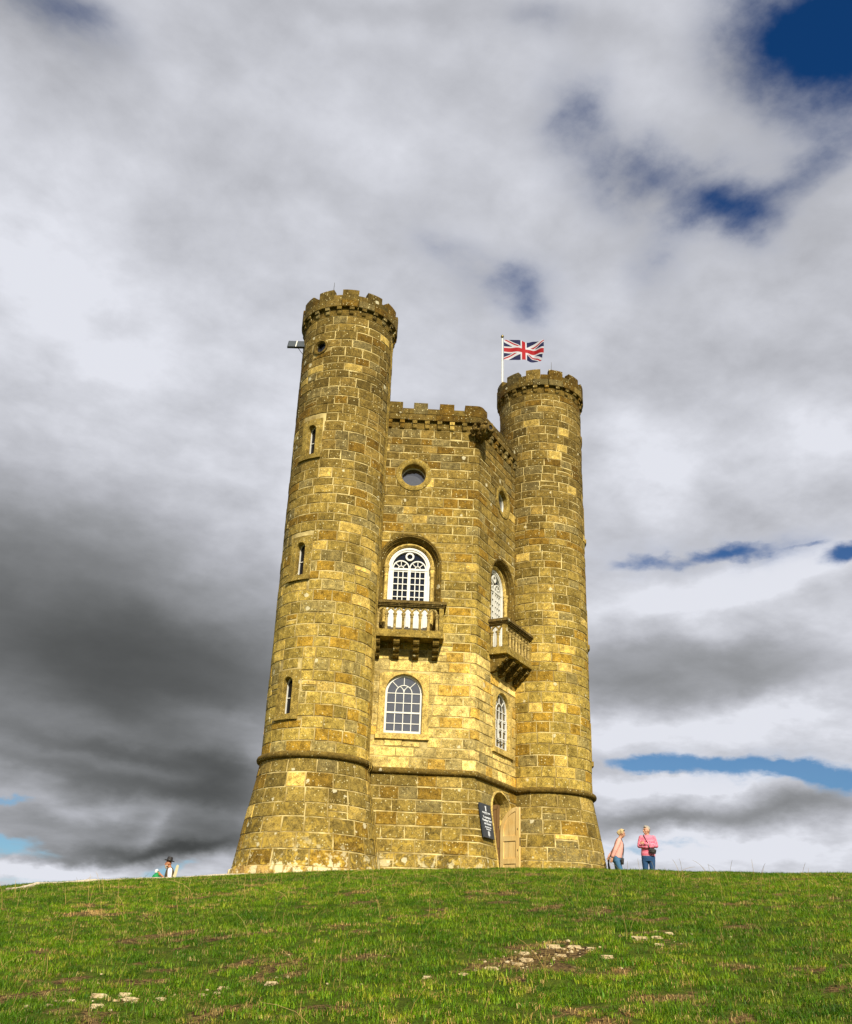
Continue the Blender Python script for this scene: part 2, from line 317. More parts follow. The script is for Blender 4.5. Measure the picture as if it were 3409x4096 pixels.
me = bpy.data.meshes.new('ground'); me.from_pydata(gv, [], gf); me.polygons.foreach_set('use_smooth', [True]*len(gf))
a_ = me.attributes.new('bare', 'FLOAT', 'POINT'); a_.data.foreach_set('value', gb); me.update()
bm = bmesh.new(); bm.from_mesh(me); bmesh.ops.recalc_face_normals(bm, faces=bm.faces)
bm.faces.ensure_lookup_table()
if bm.faces[0].normal.z < 0: bmesh.ops.reverse_faces(bm, faces=bm.faces)
bm.to_mesh(me); bm.free()
MGR = mat('turf_soil', rough=.95, **{'Specular IOR Level': .1}); n = NB(MGR); P = n.pos()
ba = n.new('ShaderNodeAttribute', attribute_name='bare').outputs['Fac']
g1 = n.noise(P, 9, 6, .7); g2 = n.noise(P, 60, 4, .7); g3 = n.noise(P, 1.7, 4, .6)
gc = n.mix(n.ramp(g1, [(.35, 0.0), (.62, 1.0)]), (.045, .064, .003), (.095, .130, .009))
so_ = n.mix(n.ramp(n.noise(P, 22, 5, .75), [(.42, 0.0), (.60, 1.0)]), (.040, .022, .008), (.24, .155, .055))
f_ = n.ramp(n.math('ADD', ba, n.math('MULTIPLY', n.math('SUBTRACT', g1, .5), 1.1)), [(.30, 0.0), (.52, 1.0)])
c_ = n.mix(f_, gc, so_); c_ = n.mix(1.0, c_, n.ramp(g2, [(.3, (.5, .5, .5)), (.7, (1.4, 1.4, 1.4))]), 'MULTIPLY')
n.color(c_); n.bump(n.math('ADD', g2, n.math('MULTIPLY', g1, 2.0)), .8, .04)
ground = tag(link('ground', me, None, [MGR]), kind='structure', label='grassy hilltop rising to the tower')

# gravel path along the brow, left of the tower
pv = []; pf = []; k = 0
for i, az in enumerate(np.arange(10.9, 24.6, .12)):
    hc = float(np.interp(az, [10.9, 11.8, 13, 15.5, 20, 24.6], [21.3, 22.2, 23.6, 25.2, 25.9, 25.7])); wd = float(np.interp(az, [10.9, 12, 15, 24.6], [.12, .5, .9, 1.1]))
    j1 = .35*noise.noise(Vector((az*2.2, 0, 0))); j2 = .35*noise.noise(Vector((az*2.2, 9, 0)))
    for q in range(7):
        h = hc-wd/2+j1*.5+(wd+j2-j1*.5)*q/6; x, y = CX+h*math.sin(rad(az)), CY+h*math.cos(rad(az))
        pv.append((x, y, gz(x, y)+.045*math.sin(PI*q/6)**.5+.012*noise.noise(Vector((x*9, y*9, 0)))-(.03 if q in (0, 6) else 0)))
    if i: pf += [((i-1)*7+q, (i-1)*7+q+1, i*7+q+1, i*7+q) for q in range(6)]
me = bpy.data.meshes.new('path'); me.from_pydata(pv, [], pf)
MP = mat('pale_gravel', (.6, .5, .36), .95); n = NB(MP); P = n.pos(); n.color(n.ramp(n.noise(P, 26, 6, .75), [(.3, (.34, .25, .14)), (.5, (.62, .52, .36)), (.7, (.78, .70, .55))])); n.bump(n.noise(P, 40, 4, .7), .8, .02)
tag(link('path', me, None, [MP]), kind='structure', label='pale gravel path along the brow of the hill')
# ------------------------------------------------------------ tower: measured plan (metres) and unrolled surfaces
R_, RS, RB, RP = 3.989, 1.4025, 1.8916, 1.508
ZS, ZT = 2.79, 17.0
RT = R_+.4701
Bc = Vector(dr(-90))*R_; Ac = Vector(dr(-150))*R_; Cc = Vector(dr(-30))*R_
eL = (Ac-Bc).normalized(); eR = (Cc-Bc).normalized(); nL = Vector(dr(-120)); nR = Vector(dr(-60))
BAT = .145; FL = .07
def bat(z): return BAT*max(0, ZS-z)
def WL(u, z, d, ab=False):
    """main wall: u>0 along the face left of the corner, u<0 along the face right of it; d outward"""
    u, z, d = float(u), float(z), float(d)
    if not ab: d += bat(z)
    if abs(u) < FL:
        t = (u+FL)/(2*FL); q = Bc+(1-t)**2*eR*FL+t*t*eL*FL; nn = ((1-t)*nR+t*nL).normalized()
    else:
        e, nn = (eL, nL) if u > 0 else (eR, nR); q = Bc+e*abs(u)
    q = q+nn*d; return (q.x, q.y, z)
def WR(u, z, d, ab=False): return WL(-u, z, d, ab)
TC = {'A': Vector(dr(-150))*RT, 'C': Vector(dr(-30))*RT, 'E': Vector(dr(90))*RT}
def TU(key, zt=None):
    c = TC[key]
    def f(u, z, d, ab=False):
        """turret: u is arc length from azimuth -90 measured anticlockwise"""
        r = RS+d+(0 if ab else (RB-RS)*max(0, ZS-z)/ZS); a = u/RS-PI/2
        return (c.x+r*math.cos(a), c.y+r*math.sin(a), z)
    return f
def ua(az):  # azimuth -> arc coordinate
    return rad(((az+90+180) % 360)-180)*RS

tower = empty('stone_tower', (0, 0, 0))
tag(tower, 'tall honey-coloured stone folly tower with round battlemented turrets and balconies on the hilltop', 'tower')

# ---- openings in unrolled coordinates: (kind, uc, half width / radius, z0, zspring, clip margin shape)
UL, UR = 1.965, 1.90
S_L = ua(-154); S_R = ua(-26)
OPEN = {
 'W': [('circ', UL, .52, 11.68), ('circ', -UR, .52, 11.68),
       ('arch', UL, .92, 6.50, 8.76), ('arch', -UR, .92, 6.50, 8.76),
       ('rect', UL, .69, 3.66, 5.50), ('rect', -UR, .69, 3.66, 5.50),
       ('arch', -1.66, .76, -2, 1.84)],
 'A': [('rect', S_L, .36, z-.16, z+1.20) for z in (7.64, 3.84, 11.35)]+[('circ', ua(-152.5), .25, 15.03)],
 'C': [('rect', S_R, .36, z-.16, z+1.20) for z in (7.56, 3.90, 11.20)]+[('circ', ua(-27.5), .25, 15.0)],
 'E': []}
HOLE = {  # real hole outline used to omit core cells
 'W': [('circ', UL, .45, 11.68), ('circ', -UR, .45, 11.68), ('arch', UL, .885, 6.5, 8.76), ('arch', -UR, .885, 6.5, 8.76),
       ('arch', UL, .53, 3.80, 4.94), ('arch', -UR, .53, 3.80, 4.94), ('arch', -1.66, .75, -2, 1.84)],
 'A': [('arch', S_L, .17, z, z+.83) for z in (7.64, 3.84, 11.35)]+[('circ', ua(-152.5), .20, 15.03)],
 'C': [('arch', S_R, .17, z, z+.83) for z in (7.56, 3.90, 11.20)]+[('circ', ua(-27.5), .20, 15.0)], 'E': []}
def inside(o, u, z, g=0):
    k, uc, w = o[:3]; w = w+g
    if k == 'circ': return math.hypot(u-uc, z-o[3]) < w
    if k == 'rect': return abs(u-uc) < w and o[3]-g < z < o[4]+g
    return abs(u-uc) < w and o[3]-g < z <= o[4] or math.hypot(u-uc, z-o[4]) < w
def clip_half(poly, a, b, c):
    """keep a*u+b*z<=c"""
    out = []
    for i in range(len(poly)):
        p, q = poly[i], poly[(i+1) % len(poly)]; dp = a*p[0]+b*p[1]-c; dq = a*q[0]+b*q[1]-c
        if dp <= 0: out.append(p)
        if dp*dq < 0: t = dp/(dp-dq); out.append((p[0]+t*(q[0]-p[0]), p[1]+t*(q[1]-p[1])))
    return out
def area(p): return .5*abs(sum(p[i][0]*p[(i+1) % len(p)][1]-p[(i+1) % len(p)][0]*p[i][1] for i in range(len(p))))
def cut(poly, opens):
    for o in opens:
        if not poly: return []
        cu_ = sum(p[0] for p in poly)/len(poly); cz_ = sum(p[1] for p in poly)/len(poly); k, uc, w = o[:3]
        us = [p[0] for p in poly]; zs = [p[1] for p in poly]
        zt = o[3]+w if k == 'circ' else (o[4]+w if k == 'arch' else o[4]); zb = o[3]-w if k == 'circ' else o[3]
        if max(us) < uc-w or min(us) > uc+w or min(zs) > zt or max(zs) < zb: continue
        if k == 'rect' or (k == 'arch' and cz_ < o[4]):
            if k == 'rect' and abs(cz_-(o[3]+o[4])/2)-(o[4]-o[3])/2 > abs(cu_-uc)-w and not (o[3] < cz_ < o[4]):
                poly = clip_half(poly, 0, -1, -o[4]) if cz_ > o[4] else clip_half(poly, 0, 1, o[3]); continue
            if k == 'arch' and cz_ < o[3]: poly = clip_half(poly, 0, 1, o[3]); continue
            if abs(cu_-uc) < w and o[3] < cz_ < o[4] and min(us) > uc-w-.07 and max(us) < uc+w+.07: return []
            poly = clip_half(poly, -1, 0, -(uc+w)) if cu_ > uc else clip_half(poly, 1, 0, uc-w)
        else:
            cc_ = o[3] if k == 'circ' else o[4]; dx, dz = cu_-uc, cz_-cc_; l = math.hypot(dx, dz) or 1
            if l < w*.55: return []
            dx /= l; dz /= l; poly = clip_half(poly, -dx, -dz, -(dx*uc+dz*cc_+w))
    return poly if poly and area(poly) > .006 else []

# ---- stones
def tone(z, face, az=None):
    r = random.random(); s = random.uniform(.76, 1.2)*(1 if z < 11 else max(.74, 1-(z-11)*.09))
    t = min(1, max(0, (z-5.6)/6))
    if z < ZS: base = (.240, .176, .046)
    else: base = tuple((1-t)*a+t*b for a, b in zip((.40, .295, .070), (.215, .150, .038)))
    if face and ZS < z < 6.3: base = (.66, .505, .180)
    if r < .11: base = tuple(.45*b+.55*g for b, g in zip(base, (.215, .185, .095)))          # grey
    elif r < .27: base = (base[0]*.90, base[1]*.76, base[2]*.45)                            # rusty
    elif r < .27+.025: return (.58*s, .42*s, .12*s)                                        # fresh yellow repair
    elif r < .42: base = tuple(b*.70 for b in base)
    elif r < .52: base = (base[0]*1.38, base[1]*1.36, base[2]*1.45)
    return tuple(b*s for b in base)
STONES = []  # (score, verts, faces, colour)
def stone(poly, F, cuts, col, proud, cen):
    """one block: irregular convex outline in (u,z), cut at the lines in cuts so that it bends with the wall"""
    g = .006; us = [p[0] for p in poly]; c0 = sum(us)/len(poly); z0 = sum(p[1] for p in poly)/len(poly)
    if c0 is None: return
    cuts = [c for c in cuts if min(us)+.022 < c < max(us)-.022]; pts = []
    for i in range(len(poly)):
        p, q = poly[i], poly[(i+1) % len(poly)]; ts = [0]
        for cx in cuts:
            if min(p[0], q[0])+1e-5 < cx < max(p[0], q[0])-1e-5: ts.append((cx-p[0])/(q[0]-p[0]))
        if abs(p[1]-q[1]) > .2: ts.append(.5)
        for t in sorted(ts): pts.append((p[0]+t*(q[0]-p[0]), p[1]+t*(q[1]-p[1]), 0 < t < 1))
    n_ = len(pts); P_, Q_ = [], []
    for i, (u, z, mid) in enumerate(pts):
        (u1, z1, _), (u2, z2, _) = pts[i-1], pts[(i+1) % n_]
        tx, tz = u2-u1, z2-z1; l = math.hypot(tx, tz) or 1; ox, oz = tz/l, -tx/l
        if ox*(u-c0)+oz*(z-z0) < 0: ox, oz = -ox, -oz
        j = random.uniform(0, .011); gg = g+j
        if mid and (u in cuts or abs(tz) < .02): ox = 0; oz = 1 if z > z0 else -1
        Q_.append((u-ox*gg, z-oz*gg)); P_.append((u-ox*(gg+.008), z-oz*(gg+.008)) if mid else (u-ox*(gg+.011)*1.1, z-oz*(gg+.011)*1.1))
    vs = [F(u, z, proud+random.uniform(-.002, .003)) for u, z in P_]+[F(u, z, -.012) for u, z in Q_]
    fs = [(i, (i+1) % n_, n_+(i+1) % n_, n_+i) for i in range(n_)]
    # front faces between the cuts
    lines = sorted([min(us)-1]+list(cuts)+[max(us)+1])
    for a, b in zip(lines, lines[1:]):
        f = [i for i, (u, z, m) in enumerate(pts) if a-1e-6 <= u <= b+1e-6]
        if len(f) > 2: fs.append(tuple(f))
    ctr = Vector(F(c0, z0, proud)); nrm = (Vector(F(c0, z0, 1))-Vector(F(c0, z0, 0))); v = Vector((CX, CY, CZ))-ctr
    dist = v.length; cosv = nrm.dot(v.normalized()); q = [Vector(F(*p_, 0)) for p_ in poly]
    sc = area(poly)*max(0, cosv)/dist**2 if cen(ctr) else 0
    STONES.append((sc, vs, fs, col))
def courses(z0, z1, h0, h1):
    zs = [z0]
    while zs[-1] < z1-.12:
        zs.append(zs[-1]+random.uniform(h0, h1))
    k = (z1-z0)/(zs[-1]-z0); return [z0+(z-z0)*k for z in zs]
random.seed(11)
ZC_LOW = courses(-.35, ZS-.03, .32, .37); ZC_MID = courses(ZS+.08, 7.0, .26, .33); ZC_UP = courses(7.0, 13.26, .235, .33)
ZW = ZC_LOW[:-1]+[ZS-.03]; 
def lay(key, F, u0, u1, levels, cuts, closed, cen, wlo, whi, face=False, quoin=False):
    par = 0
    for a, b in zip(levels, levels[1:]):
        par ^= 1; us = []
        if closed:
            o = random.uniform(0, .5); us = [u0+o]
            while us[-1] < u1+o-.25: us.append(us[-1]+random.uniform(wlo, whi))
            k = (u1-u0)/(us[-1]-us[0]); us = [us[0]+(x-us[0])*k for x in us]
        else:
            first = .32 if par else .14; second = -.14 if par else -.32
            right = [second-.0]; 
            while right[-1] > u0: right.append(right[-1]-random.uniform(wlo, whi))
            left = [first]
            while left[-1] < u1: left.append(left[-1]+random.uniform(wlo, whi))
            us = sorted(right+left)
        i = 0
        for x0, x1 in zip(us, us[1:]):
            zz = [(a, b)]
            if b-a > .27 and random.random() < .035: m_ = a+(b-a)*random.uniform(.45, .6); zz = [(a, m_), (m_, b)]
            for za, zb in zz:
                j = lambda: random.uniform(-.007, .007)
                poly = [(x0+j(), za+j()), (x1+j(), za+j()), (x1+j(), zb+j()), (x0+j(), zb+j())]
                base_cuts = cuts
                poly = cut(poly, OPEN[key])
                if not poly: continue
                zc = (za+zb)/2
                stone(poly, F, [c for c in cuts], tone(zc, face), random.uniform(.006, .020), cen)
FC = [-FL, -FL/3, FL/3, FL]
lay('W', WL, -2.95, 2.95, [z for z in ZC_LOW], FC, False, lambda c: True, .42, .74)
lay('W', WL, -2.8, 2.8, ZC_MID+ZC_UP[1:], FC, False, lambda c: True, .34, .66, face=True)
def turret_levels(seed, top):
    random.seed(seed); return courses(ZS+.08, 7.2, .27, .34)+courses(7.2, top, .235, .33)[1:]
CIR = 2*PI*RS; TCUT = [k*rad(7.5)*RS for k in range(-60, 90)]
for key, seed in (('A', 3), ('C', 5), ('E', 9)):
    top = 16.08 if key != 'E' else 15.3; F = TU(key); c = TC[key]
    lowz = [z for z in courses(-.30 if key != 'A' else .13, ZS-.05, .33, .40)]
    out = lambda q, c=c: (Vector((q.x, q.y))-c).length > 0 and Vector((q.x, q.y)).length > 3.6 and key != 'E'
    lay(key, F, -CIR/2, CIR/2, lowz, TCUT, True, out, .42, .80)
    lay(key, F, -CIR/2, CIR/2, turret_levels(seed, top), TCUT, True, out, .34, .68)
STONES.sort(key=lambda s: -s[0])
ntop = 300
for sc, vs, fs, col in STONES[:ntop]:
    mb = MB(); o0 = Vector(vs[0]); mb.add([Vector(v)-o0 for v in vs], fs, col=col); o = mb.build('stone', MS, tower); o.location = o0
mb = MB()
for sc, vs, fs, col in STONES[ntop:]: mb.add(vs, fs, col=col)
tag(mb.build('stonework', MS, tower), kind='stuff')

# ---- mortar cores with real holes
def core(name, F, us, zs, holes, parent, m=MM, ab=False):
    us = sorted(set(round(u, 4) for u in us)); zs = sorted(set(round(z, 4) for z in zs)); n1 = len(us)
    vs = [F(u, z, 0) for z in zs for u in us]; fs = []
    for j in range(len(zs)-1):
        for i in range(n1-1):
            uu, zz = (us[i]+us[i+1])/2, (zs[j]+zs[j+1])/2
            if any(inside(o, uu, zz) for o in holes): continue
            fs.append((j*n1+i, j*n1+i+1, (j+1)*n1+i+1, (j+1)*n1+i))
    mb = MB(); mb.add(vs, fs); return mb.build(name, m, parent)
def brk(holes, ax, step=.05):
    out = []
    for o in holes:
        if ax == 0: out += list(np.arange(o[1]-o[2]-.01, o[1]+o[2]+.06, step))
        else:
            lo, hi = (o[3]-o[2], o[3]+o[2]) if o[0] == 'circ' else (max(o[3], -1), o[4]+o[2])
            if o[0] == 'arch': out += [lo, o[4]]; lo = o[4]
            out += list(np.arange(lo-.01, hi+.06, step))
    return out
wall = core('wall', WL, list(np.arange(-3.3, 3.31, .3))+FC+brk(HOLE['W'], 0), [-1.3, ZS, 13.6]+brk(HOLE['W'], 1), HOLE['W'], tower)
mb = MB()   # rear faces of the hexagon, roof deck, floor inside the door
cs = [Vector(dr(a))*R_ for a in (-30, 30, 90, 150, 210)]
for p_, q_ in zip(cs, cs[1:]):
    mb.add([(p_.x, p_.y, -1.3), (q_.x, q_.y, -1.3), (q_.x, q_.y, 13.6), (p_.x, p_.y, 13.6)], [(0, 1, 2, 3)])
hexa = [Vector(dr(a))*(R_-.02) for a in range(-90, 270, 60)]
mb.add([(v.x, v.y, 13.25) for v in hexa], [tuple(range(6))]); mb.add([(v.x*.97, v.y*.97, .02) for v in hexa], [tuple(range(6))])
mb.add([(v.x*.97, v.y*.97, 3.0) for v in hexa], [tuple(range(6))])
mb.build('rear_wall', MM, tower)

# ---- mouldings swept round openings
def path_arch(uc, r, z0, zs_, n=20):
    P_ = [(uc-r, z0), (uc-r, (z0+zs_)/2)]+[(uc-r*math.cos(PI*i/n), zs_+r*math.sin(PI*i/n)) for i in range(n+1)]+[(uc+r, (z0+zs_)/2), (uc+r, z0)]
    return P_
def path_circ(uc, r, zc, n=32): return [(uc+r*math.cos(2*PI*i/n), zc+r*math.sin(2*PI*i/n)) for i in range(n)]
def path_rect(uc, w, z0, zs_, zt, n=20):
    P_ = [(uc-w, z0), (uc-w, (z0+zs_)/2)]
    for i in range(n+1):
        a = PI*i/n; cx_, cz_ = -math.cos(a), math.sin(a); k = min(w/abs(cx_) if abs(cx_) > 1e-6 else 1e9, (zt-zs_)/cz_ if cz_ > 1e-6 else 1e9)
        P_.append((uc+cx_*k, zs_+cz_*k))
    return P_+[(uc+w, (z0+zs_)/2), (uc+w, z0)]
def sweep(mb, F, rings, closed=False):
    """rings: [(points, d, absolute)]"""
    n1 = len(rings[0][0]); vs = [F(u, z, d, ab) for pts, d, ab in rings for u, z in pts]; fs = []
    for k in range(len(rings)-1):
        for i in range(n1 if closed else n1-1):
            j = (i+1) % n1; fs.append((k*n1+i, k*n1+j, (k+1)*n1+j, (k+1)*n1+i))
    return mb.add(vs, fs)
def bars(mb, F, d0, d1, u0, u1, z0, z1): mb.box(u0, u1, z0, z1, d0, d1, T=lambda a, b, c: F(a, b, c, True))
def arcbar(mb, F, uc, zc, r, w, a0, a1, d0, d1, n=14):
    for i in range(n):
        x0, x1 = a0+(a1-a0)*i/n, a0+(a1-a0)*(i+1)/n
        po = [(uc+(r-w/2)*math.cos(x0), zc+(r-w/2)*math.sin(x0)), (uc+(r+w/2)*math.cos(x0), zc+(r+w/2)*math.sin(x0)), (uc+(r+w/2)*math.cos(x1), zc+(r+w/2)*math.sin(x1)), (uc+(r-w/2)*math.cos(x1), zc+(r-w/2)*math.sin(x1))]
        mb.prism(po, d0, d1, lambda a, b, c: F(a, b, c, True))
def spoke(mb, F, uc, zc, a, r0_, r1_, w, d0, d1):
    c, s = math.cos(a), math.sin(a); po = [(uc+c*r0_-s*w, zc+s*r0_+c*w), (uc+c*r1_-s*w, zc+s*r1_+c*w), (uc+c*r1_+s*w, zc+s*r1_-c*w), (uc+c*r0_+s*w, zc+s*r0_-c*w)]
    mb.prism(po, d0, d1, lambda a_, b, c_: F(a_, b, c_, True))
PANES = {}
def pane(F, parent, u0, u1, z0, z1, d, m=None):
    m = m or MG
    """one rectangular sheet of glass, slightly out of true so that each reflects its own piece of sky"""
    key = (round(u1-u0, 3), round(z1-z0, 3), m.name)
    if key not in PANES:
        m_ = MB(); a, b = key[0]/2, key[1]/2; m_.box(-a, a, -.004, .004, -b, b); me_ = m_.mesh('pane'); me_.materials.append(m); PANES[key] = me_
    o = bpy.data.objects.new('pane', PANES[key]); COL.objects.link(o); o.parent = parent
    uc, zc = (u0+u1)/2, (z0+z1)/2; c = Vector(F(uc, zc, d, True)); t = (Vector(F(uc+.1, zc, d, True))-Vector(F(uc-.1, zc, d, True))).normalized()
    o.location = c; o.rotation_euler = (random.uniform(-.012, .012), 0, math.atan2(t.y, t.x)+random.uniform(-.012, .012))
def lunette(name, F, parent, uc, r, zc, d, m, a0=0, a1=PI, n=20):
    mb = MB(); pts = [(uc, zc)]+[(uc+r*math.cos(a0+(a1-a0)*i/n), zc+r*math.sin(a0+(a1-a0)*i/n)) for i in range(n+1)]
    mb.prism(pts, d-.004, d+.004, lambda a, b, c: F(a, b, c, True)); return mb.build(name, m, parent)

def lower_window(F, uc, opened=False):
    w = empty('window', parent=tower); z0, zs_, r = 3.81, 4.94, .49
    mb = MB(); sweep(mb, F, [(path_rect(uc, .695, z0-.02, zs_, 5.505), .012, False), (path_rect(uc, .685, z0-.02, zs_, 5.495), .028, False), (path_arch(uc, r+.035, z0-.02, zs_), .026, False), (path_arch(uc, r+.025, z0-.02, zs_), .0, True), (path_arch(uc, r+.02, z0-.02, zs_), -.30, True)])
    mb.build('surround', MY, w)
    mb = MB()
    for j in range(3): spoke(mb, F, uc, zs_, PI/2+(j-1)*.62, r+.03, .70 if j == 1 else .72, .004, .026, .034)
    mb = MB(); mb.box(uc-.735, uc+.735, z0-.155, z0-.005, 0, .075, T=lambda a, b, c: F(a, b, c, True)); mb.build('sill', MY, w)
    D0, D1 = -.13, -.08
    mb = MB(); sweep(mb, F, [(path_arch(uc, r+.03, z0, zs_), D1, True), (path_arch(uc, r-.035, z0, zs_), D1, True), (path_arch(uc, r-.035, z0, zs_), D0-.05, True)])
    bars(mb, F, D0, D1+.01, uc-r, uc+r, z0-.004, z0+.085); mb.build('frame', MW, w)
    mb = MB(); zm = 4.40; cols = [uc-r+.035+k*(2*r-.07)/4 for k in range(5)]
    rows = [z0+.085, 4.105, zm, 4.67, zs_]
    for x in cols[1:4]: bars(mb, F, D0+.01, D1-.005, x-.011, x+.011, z0+.08, zs_+(.0 if x != cols[2] else .12))
    for z in rows[1:]: bars(mb, F, D0+.005, D1-.003, uc-r+.02, uc+r-.02, z-.011, z+.011)
    bars(mb, F, D0, D1+.005, uc-r+.02, uc+r-.02, zm-.022, zm+.022)
    rr = (cols[3]-cols[1])/2; arcbar(mb, F, uc, zs_, rr, .022, 0, PI, D0+.01, D1-.004)
    if not opened:
        for s in (-1, 1): arcbar(mb, F, uc+s*rr, zs_, rr, .018, PI/2-s*PI*.5 if s > 0 else 0, PI/2 if s > 0 else PI/2, D0+.012, D1-.006) if False else None
        arcbar(mb, F, cols[1], zs_, rr, .018, 0, PI/3, D0+.012, D1-.006, 6); arcbar(mb, F, cols[3], zs_, rr, .018, PI*2/3, PI, D0+.012, D1-.006, 6)
    for a in (PI/4, PI/2, PI*3/4): spoke(mb, F, uc, zs_, a, rr, r-.02, .009, D0+.012, D1-.006)
    mb.build('glazing_bars', MW, w)
    for i in range(4):
        for j in range(4): pane(F, w, cols[i]+.008, cols[i+1]-.008, rows[j]+.006, rows[j+1]-.006, D0+.02, MG2)
    lunette('fanlight', F, w, uc, r-.01, zs_, D0+.02, MG2)
    if opened:   # small casement standing ajar in the middle of the window
        mb = MB(); a, b = cols[1], cols[3]; zz0, zz1 = rows[1], rows[3]; k = math.tan(rad(9))
        T = lambda u, z, d: F(u, z, D1+.03+(u-a)*k+d, True)
        for x in (a, (a+b)/2-.012, b-.026): mb.box(x, x+.026, zz0, zz1, 0, .03, T=T)
        for z in (zz0, (zz0+zz1)/2, zz1-.03): mb.box(a, b, z, z+.03, .002, .028, T=T)
        mb.build('casement', MW, w)
    return w

def upper_window(F, uc):
    w = empty('window', parent=tower); zs_, z0 = 8.76, 6.50
    rings = [(.945, -.004), (.94, .024), (.905, .026), (.895, .010), (.868, .010), (.862, -.02), (.845, -.03), (.84, -.07), (.80, -.10), (.795, -.16), (.76, -.18), (.738, -.28)]
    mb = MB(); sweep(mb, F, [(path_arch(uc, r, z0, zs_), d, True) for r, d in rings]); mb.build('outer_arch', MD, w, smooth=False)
    rings = [(.735, -.22), (.72, -.185), (.69, -.18), (.665, -.20), (.655, -.23), (.64, -.23), (.63, -.26), (.625, -.45)]
    mb = MB(); sweep(mb, F, [(path_arch(uc, r, zs_-.02, zs_), d, True) for r, d in rings]); 
    sweep(mb, F, [(path_arch(uc, .745, z0, zs_), -.25, True), (path_arch(uc, .60, z0, zs_), -.28, True), (path_arch(uc, .60, z0, zs_), -.45, True)]); mb.build('inner_arch', MY, w)
    for s in (-1, 1):   # engaged columns
        x = uc+s*.675; c = F(x, 0, -.19, True)[:2]
        prof = [(.052, z0), (.052, 8.42), (.062, 8.43), (.062, 8.46), (.054, 8.48), (.058, 8.53), (.078, 8.60), (.080, 8.64), (.066, 8.66), (.086, 8.69), (.09, 8.75), (.0, 8.76)]
        mb = MB(); mb.lathe(prof, 14, c); mb.build('column', MY, w, smooth=True)
    D0, D1 = -.36, -.28; r = .60
    mb = MB(); sweep(mb, F, [(path_arch(uc, r+.01, z0, zs_), D1+.03, True), (path_arch(uc, r-.05, z0, zs_), D1+.03, True), (path_arch(uc, r-.055, z0, zs_), D1+.01, True), (path_arch(uc, r-.10, z0, zs_), D1+.01, True), (path_arch(uc, r-.10, z0, zs_), D0-.05, True)])
    bars(mb, F, D0, D1+.02, uc-r+.04, uc+r-.04, zs_-.10, zs_-.035); mb.build('frame', MW, w)
    mb = MB(); ri = r-.10; zt = zs_-.10
    bars(mb, F, D0, D1+.015, uc-.045, uc+.045, z0, zt)
    bars(mb, F, D0-.002, D1+.008, uc-ri, uc-ri+.045, z0, zt); bars(mb, F, D0-.002, D1+.008, uc+ri-.045, uc+ri, z0, zt)
    cols = [[uc-ri+.045+k*(ri-.09)/3 for k in range(4)], [uc+.045+k*(ri-.09)/3 for k in range(4)]]
    zr0, nz = 7.45, 6; rz = [zr0+(zt-.03-zr0)*k/nz for k in range(nz+1)]
    for cs_ in cols:
        for x in cs_[1:3]: bars(mb, F, D0+.01, D1, x-.013, x+.013, zr0, zt)
        for z in rz: bars(mb, F, D0+.012, D1-.002, cs_[0]-.01, cs_[3]+.01, z-.013, z+.013)
    for s in (-1, 1):   # twin lights and oculus in the head
        cx_ = uc+s*ri*.49; rr = ri*.47; za = zs_-.035
        arcbar(mb, F, cx_, za, rr, .035, 0, PI, D0, D1+.01); arcbar(mb, F, cx_, za, rr*.33, .022, 0, PI, D0+.01, D1, 8)
        for a in (PI*.25, PI*.5, PI*.75): spoke(mb, F, cx_, za, a, rr*.33, rr, .010, D0+.01, D1)
    arcbar(mb, F, uc, zs_+.34, .105, .05, 0, 2*PI, D0, D1+.012, 20); mb.build('glazing_bars', MW, w)
    mb = MB(); bars(mb, F, D0-.004, D1-.02, uc-ri, uc+ri, z0, zr0); mb.build('door_panel', MW, w)
    for cs_ in cols:
        for i in range(3):
            for j in range(nz): pane(F, w, cs_[i]+.008, cs_[i+1]-.008, rz[j]+.008, rz[j+1]-.008, D0+.03)
    lunette('fanlight', F, w, uc, r-.06, zs_-.09, D0+.02, MG)
    return w

def round_window(F, uc, zc, r, ro, m=MB_, proud=.03, deep=.34):
    w = empty('window', parent=tower)
    mb = MB(); sweep(mb, F, [(path_circ(uc, ro, zc), -.01, False), (path_circ(uc, ro, zc), proud, False), (path_circ(uc, ro-.05, zc), proud+.012, False), (path_circ(uc, r+.02, zc), proud-.008, False), (path_circ(uc, r, zc), proud-.03, False), (path_circ(uc, r, zc), -deep, True)], True)
    mb.build('surround', m, w, smooth=True)
    mb = MB(); sweep(mb, F, [(path_circ(uc, r+.02, zc), -deep+.06, True), (path_circ(uc, r-.022, zc), -deep+.06, True), (path_circ(uc, r-.022, zc), -deep, True)], True); mb.build('frame', MW if m is not MD else MBLK, w)
    mb = MB(); mb.prism(path_circ(uc, r, zc), -deep+.005, -deep+.015, lambda a, b, c: F(a, b, c, True)); mb.build('pane', MG if m is MD else MG2, w)

